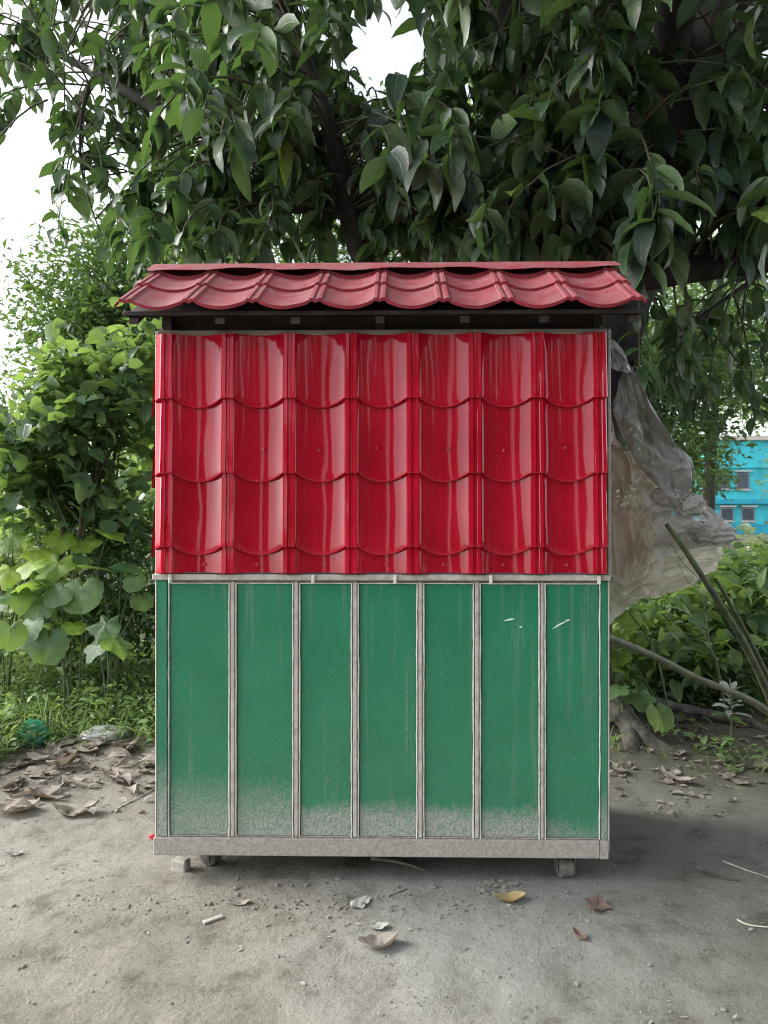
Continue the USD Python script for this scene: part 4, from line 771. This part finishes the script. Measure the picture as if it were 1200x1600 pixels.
# ------------------------------------------------------------------ weeds and grass
def weeds(name, label, region, n_leaf, n_blade, seed, hmax=0.22):
    r = np.random.default_rng(seed)
    def pts(n):
        P = []
        while len(P) < n:
            x, y = r.uniform(region[0], region[1], 4000), r.uniform(region[2], region[3], 4000)
            e = region[4](x, y) * (0.25 + 1.5 * meshkit.fbm(np.stack([x * 2.2, y * 2.2, x * 0 + seed], -1), 3, 4) ** 2 * 1.6)
            okk = r.random(4000) < e; P += list(np.stack([x[okk], y[okk]], 1))
        return np.array(P[:n])
    p = pts(n_leaf // 7); c = np.repeat(p, 7, 0) + r.normal(0, 0.03, (len(p) * 7, 2)); hh = np.repeat(r.random(len(p)) ** 1.4 * hmax, 7) * r.uniform(0.3, 1, len(c))
    pos = np.column_stack([c, ground_h(c[:, 0], c[:, 1]) + 0.008 + hh]); N = len(pos); L = r.uniform(0.03, 0.075, N)
    V, F, uv = leaf_blades(pos, r.uniform(0, 6.28, N), r.normal(0.25, 0.45, N), r.normal(0, 0.4, N), L, L * 0.42, r.uniform(0.3, 1.2, N), 0.3, 3, 0.03, 'ovate', seed)
    (v1, f1), u1 = join(V, F, uv)
    c = pts(n_blade); pos = np.column_stack([c, ground_h(c[:, 0], c[:, 1]) - 0.004]); N = len(pos); L = r.uniform(0.07, hmax * 1.15, N)
    V, F, uv = leaf_blades(pos, r.uniform(0, 6.28, N), r.uniform(0.7, 1.5, N), r.normal(0, 0.3, N), L, r.uniform(0.005, 0.010, N), r.uniform(0.5, 2.2, N), 0.2, 4, 0, 'lin', seed)
    (v2, f2), u2 = join(V, F, uv)
    o = obj(name, (np.vstack([v1, v2]), np.vstack([f1, f2 + len(v1)])), M['leaf_weed'], smooth=True, uv=np.vstack([u1, u2])); tag(o, label, 'weeds', kind='stuff')
edgeL = lambda x, y: smoothstep(3.78 + 0.25 * np.sin(x * 3.1) - 0.55 * smoothstep(-1.7, -2.3, x), 4.04 + 0.25 * np.sin(x * 3.1) - 0.5 * smoothstep(-1.7, -2.3, x), y)
weeds('weeds', 'low green weeds and grass at the left edge of the dirt', (-4.0, -0.75, 3.4, 6.4, edgeL), 30000, 26000, 81, 0.25)
weeds('weeds', 'sparse weeds and grass on the shaded dirt right of the kiosk', (1.0, 4.2, 3.5, 7.0, lambda x, y: 0.10 + 0.9 * smoothstep(4.3, 5.2, y) + 0.9 * np.exp(-(((x - 1.75) / 0.22) ** 2 + ((y - 3.72) / 0.14) ** 2))), 4500, 2600, 82, 0.14)
weeds('weeds', 'weeds on the ground behind the kiosk', (-0.9, 1.2, 3.7, 7.0, lambda x, y: smoothstep(3.6, 4.6, y)), 2500, 1200, 83, 0.16)
# tiny pale flowers in the weeds
fl = MB(); r = np.random.default_rng(3)
for k in range(150):
    x, y = r.uniform(-2.4, -1.15), r.uniform(4.25, 5.0)
    s = trimesh.creation.icosphere(0, 0.0055 * r.uniform(0.6, 1.2)); s.apply_scale((1, 1, 0.6)); s.apply_translation((x, y, float(ground_h(x, y)) + r.uniform(0.07, 0.22))); fl.tm(s)
tag(fl.build('weed_flowers', M['flower']), 'tiny pale flower heads scattered in the weeds left of the kiosk', 'flowers', kind='stuff')

# ------------------------------------------------------------------ tarp and plastic sheet hung from the kiosk's right side
A = thing('plastic_awning', 'crumpled grey tarp and dirty clear plastic hanging off the right side of the kiosk', 'tarp', (0.80, 2.9, 0.0))
AO = np.array([0.80, 2.9, 0.0])
def facets(S, Tt, k, seed):
    from scipy.interpolate import LinearNDInterpolator
    q = np.random.default_rng(seed); P = np.vstack([q.random((k, 2)) * 1.1 - 0.05, [[-.1, -.1], [1.1, -.1], [-.1, 1.1], [1.1, 1.1], [.5, -.1], [.5, 1.1], [-.1, .5], [1.1, .5]]])
    return LinearNDInterpolator(P, q.random(len(P)))(S, Tt) - 0.5
def cloth(top, bottom, n, m, amp, seed, sc=5.0, fold=0.0, nf=5, back=None, thick=0.003):
    """surface between two edge curves (arrays of world points), crumpled; returns verts, faces"""
    tp_, bt = spline(top, n), spline(bottom, n); t = np.linspace(0, 1, m)[None, :, None]
    P = tp_[:, None] * (1 - t) + bt[:, None] * t
    if back is not None:                                     # bulge of the cross-section
        P = P + back * np.sin(math.pi * t)
    s = np.linspace(0, 1, n)[:, None]; tt = t[0, :, 0][None]
    rid = lambda q, sd: 1 - 2 * np.abs(meshkit.noise(q, sd) - 0.5) * 2
    w = amp * 1.25 * (rid(P * sc, seed) * 0.55 + rid(P * sc * 2.3 + 5, seed + 1) * 0.42 + rid(P * sc * 5 + 9, seed + 2) * 0.22 - 0.5)
    Sg, Tg = np.broadcast_arrays(s, tt)
    w = amp * (1.5 * facets(Sg, Tg, 14, seed) + 0.9 * facets(Sg + 0.12 * np.sin(Tg * 4), Tg, 60, seed + 1) + 0.28 * facets(Sg, Tg, 260, seed + 2)) + 0.10 * w
    P = P.copy(); P[..., 1] -= w
    P[..., 0] += 0.35 * amp * (meshkit.noise(P * sc * 1.4, seed + 7) - 0.5)
    P[..., 2] += 0.5 * amp * (meshkit.noise(P * sc * 1.2, seed + 8) - 0.5)
    if fold: P[..., 1] -= fold * np.sin(2 * math.pi * nf * (s + 0.15 * np.sin(tt * 3))) * (0.3 + 0.7 * tt)
    i = np.arange(n - 1)[:, None] * m; j = np.arange(m - 1)[None]
    return P.reshape(-1, 3), np.stack([i + j, i + j + 1, i + m + j + 1, i + m + j], -1).reshape(-1, 4)
def hang(name, mtl, *a, **k):
    v, f = cloth(*a, **k); obj(name, (v - AO, f), M[mtl], A, smooth=True)
# grey tarp: a folded strip sloping down to the right, bulging towards the viewer
hang('tarp', 'tarp', [at(950, 535, 3.02), at(975, 548, 3.0), at(1000, 615, 2.98), at(1040, 680, 2.96), at(1066, 722, 2.94), at(1060, 760, 2.92)],
     [at(950, 640, 2.82), at(962, 668, 2.80), at(985, 712, 2.80), at(1008, 745, 2.80), at(1028, 768, 2.82), at(1048, 790, 2.84)], 120, 90, 0.065, 3, 6.5, back=np.array([0.035, -0.06, 0.02]))
hang('tarp_fold', 'tarp', [at(950, 532, 2.92), at(965, 540, 2.90), at(978, 560, 2.90), at(981, 585, 2.90)], [at(950, 575, 2.78), at(960, 577, 2.77), at(970, 581, 2.77), at(980, 584, 2.78)], 24, 20, 0.02, 8, 9, back=np.array([0.01, -0.02, 0.0]))
# dirty clear sheet behind it, hanging down
hang('plastic_sheet', 'clear_dirty', [at(948, 620, 2.98), at(975, 690, 2.98), at(1010, 740, 2.98), at(1050, 770, 2.98)], [at(948, 890, 2.86), at(985, 912, 2.86), at(1005, 888, 2.86), at(1045, 845, 2.90)], 100, 100, 0.085, 12, 5.5, 0.018, 3)
hang('plastic_sheet', 'clear_pale', [at(948, 800, 3.08), at(1010, 800, 3.08), at(1080, 810, 3.06), at(1136, 838, 3.04)], [at(948, 982, 3.0), at(990, 948, 3.0), at(1060, 925, 3.02), at(1118, 893, 3.02)], 130, 90, 0.075, 15, 5.0, 0.012, 4)
hang('plastic_sheet', 'clear_pale', [at(948, 880, 2.95), at(975, 890, 2.94), at(1010, 880, 2.95), at(1034, 865, 2.96)], [at(948, 975, 2.93), at(972, 960, 2.92), at(1000, 930, 2.93), at(1030, 935, 2.95)], 70, 60, 0.06, 17, 7.0, 0.015, 3)
hang('plastic_sheet', 'clear_grey', [at(1000, 770, 2.90), at(1050, 770, 2.86), at(1085, 775, 2.86), at(1128, 808, 2.90), at(1142, 832, 2.92)], [at(1025, 880, 2.92), at(1060, 862, 2.86), at(1100, 856, 2.86), at(1136, 858, 2.90), at(1144, 840, 2.92)], 90, 60, 0.075, 21, 8.0, back=np.array([0, -0.05, 0]))
# bunched puffs at the outer corner
for px, py, d, R, sd in ((1078, 790, 2.86, (0.055, 0.05, 0.045), 2), (1112, 830, 2.87, (0.085, 0.055, 0.05), 5), (1045, 775, 2.85, (0.06, 0.045, 0.035), 8)):
    s = trimesh.creation.icosphere(4, 1.0); v = s.vertices
    k = 1 - 0.40 * np.abs(meshkit.noise(v * 2.2 + sd, sd) - 0.5) * 2 - 0.16 * np.abs(meshkit.noise(v * 5 + sd, sd + 1) - 0.5) * 2
    obj('plastic_bunch', (v * k[:, None] * np.array(R) * 1.15 + at(px, py, d) - AO, s.faces), M['clear_grey'], A, smooth=True)
# thin strings hanging off the sheet
m = MB(); m.tube(spline([at(1048, 850, 2.85), at(1075, 888, 2.84), at(1098, 905, 2.84), at(1112, 902, 2.84)], 12) - AO, 0.0012, 4); m.tube(spline([at(1060, 880, 2.86), at(1078, 912, 2.85), at(1095, 918, 2.85)], 10) - AO, 0.0011, 4); m.build('string', M['dark_metal'], A)

# bamboo poles
def pole(label, P, r0, r1, mtl, n=30, knots=6):
    P = spline(P, n); rr = np.linspace(r0, r1, n)
    for k in range(knots): rr = rr * (1 + 0.10 * np.exp(-((np.arange(n) - (k + 0.6) * n / knots) / 0.7) ** 2))
    b0 = P[0].copy(); t = thing('bamboo_pole', label, 'pole', tuple(b0)); m = MB(); m.tube(P - b0, rr, 12, 0.05, 3); m.build('pole', M[mtl], t, smooth=True); return t
e = at(1240, 1180, 3.75); e[2] = float(ground_h(e[0], e[1])) - 0.02
pl_ = pole('dark bamboo pole leaning up from the right edge to prop the plastic sheet', [e, at(1180, 1040, 3.25), at(1110, 920, 2.93), at(1042, 820, 2.76)], 0.018, 0.008, 'bamboo')
m = MB(); m.tube(spline([at(1200, 1058, 3.33), at(1150, 960, 3.06), at(1118, 905, 2.92)], 10) - e, np.linspace(0.012, 0.006, 10), 7); m.build('side_shoot', M['bamboo'], pl_, smooth=True)
e2 = at(1262, 1150, 3.9); e2[2] = float(ground_h(e2[0], e2[1])) - 0.02
pole('paler bamboo pole lying low from the kiosk side down to the right edge', [e2, at(1190, 1105, 3.85), at(1090, 1060, 3.7), at(1010, 1020, 3.5), at(940, 992, 3.3)], 0.018, 0.014, 'bamboo_pale')

# ------------------------------------------------------------------ far house and kerb on the right
hd = 44.0
H = thing('house', 'turquoise two-storey house far back at the right edge', 'house', (at(1110, 800, hd)[0], hd, 0))
b = MB(); b.box(0, 14, 0, 8, -0.3, 5.35); b.build('wall', M['turquoise'], H)
b = MB(); b.box(-0.25, 14.2, -0.25, 8.2, 5.352, 5.60); b.build('roof_slab', M['trim'], H)
b = MB(); b.box(-0.05, 14.05, -0.30, -0.01, 1.72, 1.98); b.build('floor_band', M['turquoise_dark'], H)
b = MB(); b.box(-0.02, 14.02, -0.12, -0.01, 3.78, 3.90); b.build('floor_band', M['turquoise'], H)
b = MB(); b.box(0.0, 14.02, -0.06, -0.012, -0.3, 0.55); b.build('plinth', M['turquoise_dark'], H)
for xx in (0.25, 1.45, 3.6, 5.2, 7.2, 9.4):
    for z0, hh in ((2.55, 0.95), (0.75, 0.75)):
        if z0 < 1 and xx > 6: pass
        f = MB(); x0 = xx + (0.3 if z0 < 1 else 0)
        f.box(x0, x0 + 0.75, -0.05, -0.012, z0, z0 + hh); fr = f.build('window', M['window_frame'], H)
        sl_ = MB(); sl_.box(x0 - 0.06, x0 + 0.81, -0.14, -0.012, z0 - 0.07, z0 - 0.005); sl_.box(x0 - 0.06, x0 + 0.81, -0.30, -0.012, z0 + hh + 0.05, z0 + hh + 0.12); sl_.build('sill', M['trim'], fr)
        for q in range(2):
            g_ = MB(); g_.box(x0 + 0.06 + q * 0.33, x0 + 0.36 + q * 0.33, -0.07, -0.052, z0 + 0.06, z0 + hh - 0.06); g_.build('pane', M['window_dark'], fr)
kd = 20.0; k0, k1 = at(1135, 862, kd), at(1400, 868, kd)
b = MB(); b.bbox(k0[0], k1[0], kd, kd + 0.35, -0.1, k0[2] + 0.12, 0.02); tag(b.build('kerb', M['concrete']), 'low pale concrete kerb in front of the turquoise house', 'kerb')

# ------------------------------------------------------------------ litter
def dry_mesh(L, W, curl, bend, seed, n=9, m=7):
    r = np.random.default_rng(seed); s = np.linspace(0, 1, n); c = np.linspace(-1, 1, m)
    w = np.sin(math.pi * s ** 0.75) ** 0.8; w[0], w[-1] = 0.08, 0.05
    w = w * (1 + 0.12 * r.normal(size=n))
    S, C = np.meshgrid(s, c, indexing='ij')
    ang = curl * C * (0.7 + 0.6 * S)
    y = W / 2 * w[:, None] * np.where(abs(curl) > 0.05, np.sin(ang) / max(abs(curl), 0.05) * np.sign(curl), C)
    z = W / 2 * w[:, None] * (1 - np.cos(ang)) / max(abs(curl), 0.05) * 1.0 + bend * L * (S - 0.5) ** 2 * 1.6 + 0.03 * L * (r.random(S.shape) - 0.5) * 2 + 0.10 * L * (meshkit.noise(np.stack([S * 4, C * 2, S * 0 + seed], -1)) - 0.5)
    V = np.stack([(S - 0.5) * L, y, z], -1).reshape(-1, 3); V[:, 2] -= V[:, 2].min()
    i = np.arange(n - 1)[:, None] * m; j = np.arange(m - 1)[None]
    return V, np.stack([i + j, i + j + 1, i + m + j + 1, i + m + j], -1).reshape(-1, 4), np.stack([(C + 1) / 2, S], -1).reshape(-1, 2)
def dry(label, px, py, L, W, curl, bend, yaw, mtl, seed, group=None, lift=0.0, tilt=0.0):
    y = CAM_Z * FPX / (py - 800.0); x = (px - 600) / FPX * y
    V, F, uv = dry_mesh(L, W, curl, bend, seed)
    R = trimesh.transformations.euler_matrix(tilt, 0, yaw)[:3, :3]; V = V @ R.T; V[:, 2] -= V[:, 2].min()
    hz = float(ground_h(x, y))
    x_ = UsdGeom.Xform; p = usdkit.mesh(stage, path_of('dry_leaf'), (V, F), M[mtl], smooth=True, uv=uv)
    p.AddTranslateOp().Set(Gf.Vec3d(float(x), float(y), hz - 0.001 + lift))
    tag(p.GetPrim(), label, 'dry leaf', group)
dry('yellowish curled dry leaf on the dirt below the right half of the kiosk', 797, 1408, 0.105, 0.062, 0.9, 0.5, 0.15, 'dry_yellow', 1)
dry('flat brown dry leaf on the dirt near the right caster', 932, 1418, 0.10, 0.075, 0.3, 0.3, 1.1, 'dry_brown', 2, tilt=0.15)
dry('small dark twisted dry leaf on the dirt, closest to the camera on the right', 905, 1464, 0.065, 0.045, 1.6, 0.4, 2.0, 'dry_brown', 3)
dry('pale grey flat leaf on the dirt left of the middle', 563, 1414, 0.085, 0.055, 0.3, 0.2, 0.9, 'dry_pale', 4)
dry('large crumpled grey-brown leaf on the dirt in front of the middle', 592, 1478, 0.125, 0.08, 0.9, 0.6, 0.3, 'dry_leaf', 5)
dry('small grey leaf lying over the crumpled leaf in the middle foreground', 592, 1452, 0.06, 0.035, 0.5, 0.3, 0.2, 'dry_pale', 6)
dry('pointed grey leaf on the dirt below the second green board', 374, 1413, 0.075, 0.042, 0.5, 0.4, 0.1, 'dry_leaf', 7)
dry('small broken pale leaf on the dirt at the far left', 24, 1334, 0.055, 0.035, 0.7, 0.5, 0.4, 'dry_pale', 8)
dry('reddish brown dry leaf at the kiosk side of the litter heap', 198, 1228, 0.10, 0.07, 0.8, 0.6, 0.8, 'dry_brown', 9)
dry('big curled grey leaf pointing at the camera at the front of the litter heap', 118, 1272, 0.19, 0.11, 0.9, 0.7, 0.2, 'dry_leaf', 10)
dry('pale grey dry leaf at the front left corner of the litter heap', 22, 1270, 0.20, 0.12, 0.5, 0.4, 0.25, 'dry_leaf', 11)
dry('standing pointed dry leaf beside the clear plastic scrap', 100, 1150, 0.12, 0.07, 0.5, 0.1, 1.5, 'dry_leaf', 12, tilt=0.9)
r = np.random.default_rng(77)
for k in range(64):
    u = r.random(); px = 10 + 235 * r.random(); py = np.interp(px, [0, 100, 245], [1238, 1195, 1190]) + r.normal(0, 30)
    if py < 1140: py = 1140 + 40 * r.random()
    L = r.uniform(0.07, 0.155)
    dry('grey-brown dry leaf in the litter heap between weeds and dirt, left of the kiosk', px, py, L, L * r.uniform(0.45, 0.65), r.uniform(0.1, 1.1) * r.choice([-1, 1], p=[0.55, 0.45]), r.uniform(-0.5, 0.5), r.uniform(0, 6.28), 'dry_leaf', 100 + k, 'dry leaves of the litter heap', lift=0.02 * r.random(), tilt=r.normal(0, 0.3))
for k in range(26):
    px, py = r.uniform(960, 1200), r.uniform(1150, 1250)
    if py > 1235 - (1200 - px) * 0.02: py -= 20
    L = r.uniform(0.07, 0.16)
    dry('brown dry leaf on the shaded dirt between roots and bamboo, right of the kiosk', px, py, L, L * r.uniform(0.4, 0.6), r.uniform(0.2, 1.0), r.uniform(0.1, 0.5), r.uniform(0, 6.28), 'dry_leaf', 200 + k, 'dry leaves right of the kiosk')

def scrap(name, label, cat, px, py, R, mtl, seed, yaw=0.0, lift=0.0):
    y = CAM_Z * FPX / (py - 800.0); x = (px - 600) / FPX * y
    s = trimesh.creation.icosphere(4, 1.0); v = s.vertices
    k = 1 - 0.45 * np.abs(meshkit.noise(v * 1.5 + seed, seed) - 0.5) * 2 - 0.14 * np.abs(meshkit.noise(v * 3.6 + seed, seed + 1) - 0.5) * 2
    v = v * k[:, None] * np.array(R); v[:, 2] = np.where(v[:, 2] < -0.3 * R[2], -0.3 * R[2] + 0.1 * (v[:, 2] + 0.3 * R[2]), v[:, 2]); v[:, 2] -= v[:, 2].min()
    p = usdkit.mesh(stage, path_of(name), (v @ rot(yaw, 0, 0).T, s.faces), M[mtl], smooth=True); p.AddTranslateOp().Set(Gf.Vec3d(float(x), float(y), float(ground_h(x, y)) - 0.004 + lift)); tag(p.GetPrim(), label, cat)
scrap('plastic_bag', 'crumpled green plastic bag in the weeds at the left', 'plastic bag', 52, 1172, (0.085, 0.065, 0.11), 'green_bag', 4, lift=0.0)
scrap('plastic_scrap', 'crumpled clear plastic scrap lying above the litter heap', 'plastic scrap', 166, 1165, (0.14, 0.08, 0.05), 'clear_litter', 9, 0.2)
scrap('plastic_scrap', 'crumpled white plastic scrap in the dark undergrowth right of the kiosk', 'plastic scrap', 1053, 1118, (0.05, 0.035, 0.06), 'clear_litter', 12)
def stick(name, label, cat, P, r0, mtl):
    pts = []
    for px, py in P:
        y = CAM_Z * FPX / (py - 800.0); x = (px - 600) / FPX * y; pts.append((x, y, float(ground_h(x, y)) + r0 * 0.8))
    pts = spline(pts, 10) if len(pts) > 2 else np.linspace(pts[0], pts[1], 10)
    m = MB(); m.tube(pts, np.linspace(r0, r0 * 0.6, 10), 6, 0.15, 2); tag(m.build(name, M[mtl], None, smooth=True), label, cat)
stick('straw', 'pale straw on the dirt at the right edge, upper of two', 'straw', [(1130, 1348), (1165, 1362), (1215, 1378)], 0.0035, 'straw')
stick('straw', 'pale bent straw on the dirt at the right edge, lower of two', 'straw', [(1152, 1436), (1175, 1444), (1215, 1447)], 0.003, 'straw')
stick('twig', 'thin dark twig on the dirt near the right edge', 'twig', [(1100, 1362), (1130, 1374), (1158, 1377)], 0.004, 'dry_twig' if 'dry_twig' in M else 'twig')
stick('twig', 'thin twig on the dirt under the third green board', 'twig', [(608, 1402), (625, 1395), (636, 1390)], 0.0025, 'twig')
stick('stick', 'brown stick on the ground under the kiosk, left of the middle', 'stick', [(580, 1344), (620, 1350), (665, 1362)], 0.007, 'bamboo_pale')
stick('stick', 'dry twig lying across the litter heap', 'stick', [(95, 1183), (150, 1176), (207, 1170)], 0.007, 'bamboo_pale')
stick('stick', 'thin pale stick at the left kerb of the dirt beside the kiosk', 'stick', [(172, 1270), (200, 1255), (240, 1235)], 0.004, 'straw')
# pale wood chip
y = CAM_Z * FPX / (1440 - 800.0); x = (333 - 600) / FPX * y
b = MB(); b.bbox(-0.032, 0.032, -0.009, 0.009, 0, 0.007, 0.0015); p = b.build('wood_chip', M['chip']); UsdGeom.Xformable(p).AddTranslateOp().Set(Gf.Vec3d(x, y, float(ground_h(x, y)))); UsdGeom.Xformable(p).AddRotateZOp().Set(38.0)
tag(p, 'small flat pale wood chip on the dirt in the left foreground', 'wood chip')
# brick bit behind the left caster
y = 2.72; x = (283 - 600) / FPX * y
b = MB(); b.bbox(-0.03, 0.03, -0.02, 0.02, -0.005, 0.04, 0.006); p = b.build('brick_piece', M['chip']); UsdGeom.Xformable(p).AddTranslateOp().Set(Gf.Vec3d(x, y, float(ground_h(x, y)))); UsdGeom.Xformable(p).AddRotateZOp().Set(-20.0)
tag(p, 'broken piece of pale brick beside the left caster', 'brick piece')
# pebbles and crumbs
r = np.random.default_rng(15); peb = MB(); ico = trimesh.creation.icosphere(0, 1.0); oct_ = trimesh.creation.icosphere(1, 1.0)
def pebble(x, y, s, fine_=False):
    v = (oct_ if fine_ else ico).vertices * (1 + 0.35 * (r.random((len((oct_ if fine_ else ico).vertices), 1)) - 0.5)) * np.array([1, r.uniform(0.6, 1), r.uniform(0.35, 0.7)]) * s
    v = v @ rot(r.uniform(0, 6.28), 0, 0).T; peb.add(v + (x, y, float(gh[k]) + s * 0.12), (oct_ if fine_ else ico).faces)
n = 5200; xs = r.uniform(-2.3, 2.5, n); ys = 1.75 + 2.4 * r.random(n) ** 1.3; gh = ground_h(xs, ys)
for k in range(n): pebble(xs[k], ys[k], 0.0012 + 0.0042 * r.random() ** 3.5)
n = 700; xs = r.normal(0, 0.55, n); ys = r.normal(2.47, 0.06, n); gh = ground_h(xs, ys)
for k in range(n): pebble(xs[k], ys[k], 0.002 + 0.006 * r.random() ** 3)
n = 40; xs = r.normal(0.42, 0.05, n) if False else np.where(r.random(n) < 0.5, r.normal(0.40, 0.05, n), r.normal(-0.1, 0.5, n)); ys = r.normal(2.58, 0.03, n); gh = ground_h(xs, ys)
for k in range(n): pebble(xs[k], ys[k], r.uniform(0.006, 0.016), True)
n = 60; xs = r.uniform(-1.4, 1.5, n); ys = r.uniform(1.85, 2.5, n); gh = ground_h(xs, ys)
for k in range(n): pebble(xs[k], ys[k], r.uniform(0.004, 0.009), True)
tag(peb.build('gravel', M['pebble']), 'small stones and dirt crumbs scattered over the dirt ground', 'gravel', kind='stuff')
# broken leaf bits on the shaded side
n = 420; xs = r.uniform(0.95, 2.7, n); ys = 3.15 + 1.5 * r.random(n); gh = ground_h(xs, ys); L = r.uniform(0.02, 0.06, n)
V, F, uv = leaf_blades(np.column_stack([xs, ys, gh + 0.006]), r.uniform(0, 6.28, n), r.normal(0.1, 0.2, n), r.normal(0, 0.4, n), L, L * r.uniform(0.2, 0.7, n), r.uniform(0, 0.7, n), 0.4, 3, 0.1, 'ovate', 19)
(v, f), uv = join(V, F, uv); tag(obj('leaf_litter', (v, f), M['dry_leaf'], smooth=True, uv=uv), 'broken bits of dry leaf on the shaded dirt right of the kiosk', 'litter', kind='stuff')
n = 420; xs = r.uniform(-2.3, -0.85, n); ys = r.uniform(3.2, 4.4, n); gh = ground_h(xs, ys); L = r.uniform(0.02, 0.07, n)
V, F, uv = leaf_blades(np.column_stack([xs, ys, gh + 0.006]), r.uniform(0, 6.28, n), r.normal(0.1, 0.2, n), r.normal(0, 0.4, n), L, L * r.uniform(0.2, 0.7, n), r.uniform(0, 0.7, n), 0.4, 3, 0.1, 'ovate', 23)
(v, f), uv = join(V, F, uv); tag(obj('leaf_litter', (v, f), M['dry_leaf'], smooth=True, uv=uv), 'broken bits of dry leaf between the weeds and the kiosk on the left', 'litter', kind='stuff')
# tiny bits of leaf and straw
n = 900; xs = r.uniform(-2.2, 2.4, n); ys = 1.75 + 2.3 * r.random(n) ** 1.2; gh = ground_h(xs, ys)
L = r.uniform(0.006, 0.026, n)
V, F, uv = leaf_blades(np.column_stack([xs, ys, gh + 0.003]), r.uniform(0, 6.28, n), r.normal(0.0, 0.12, n), r.normal(0, 0.3, n), L, L * r.uniform(0.12, 0.6, n), r.uniform(0, 0.4, n), 0.3, 3, 0.06, 'ovate', 9)
(v, f), uv = join(V, F, uv); tag(obj('leaf_litter', (v, f), M['dry_leaf'], smooth=True, uv=uv), 'tiny bits of dry leaf and straw scattered over the dirt', 'litter', kind='stuff')
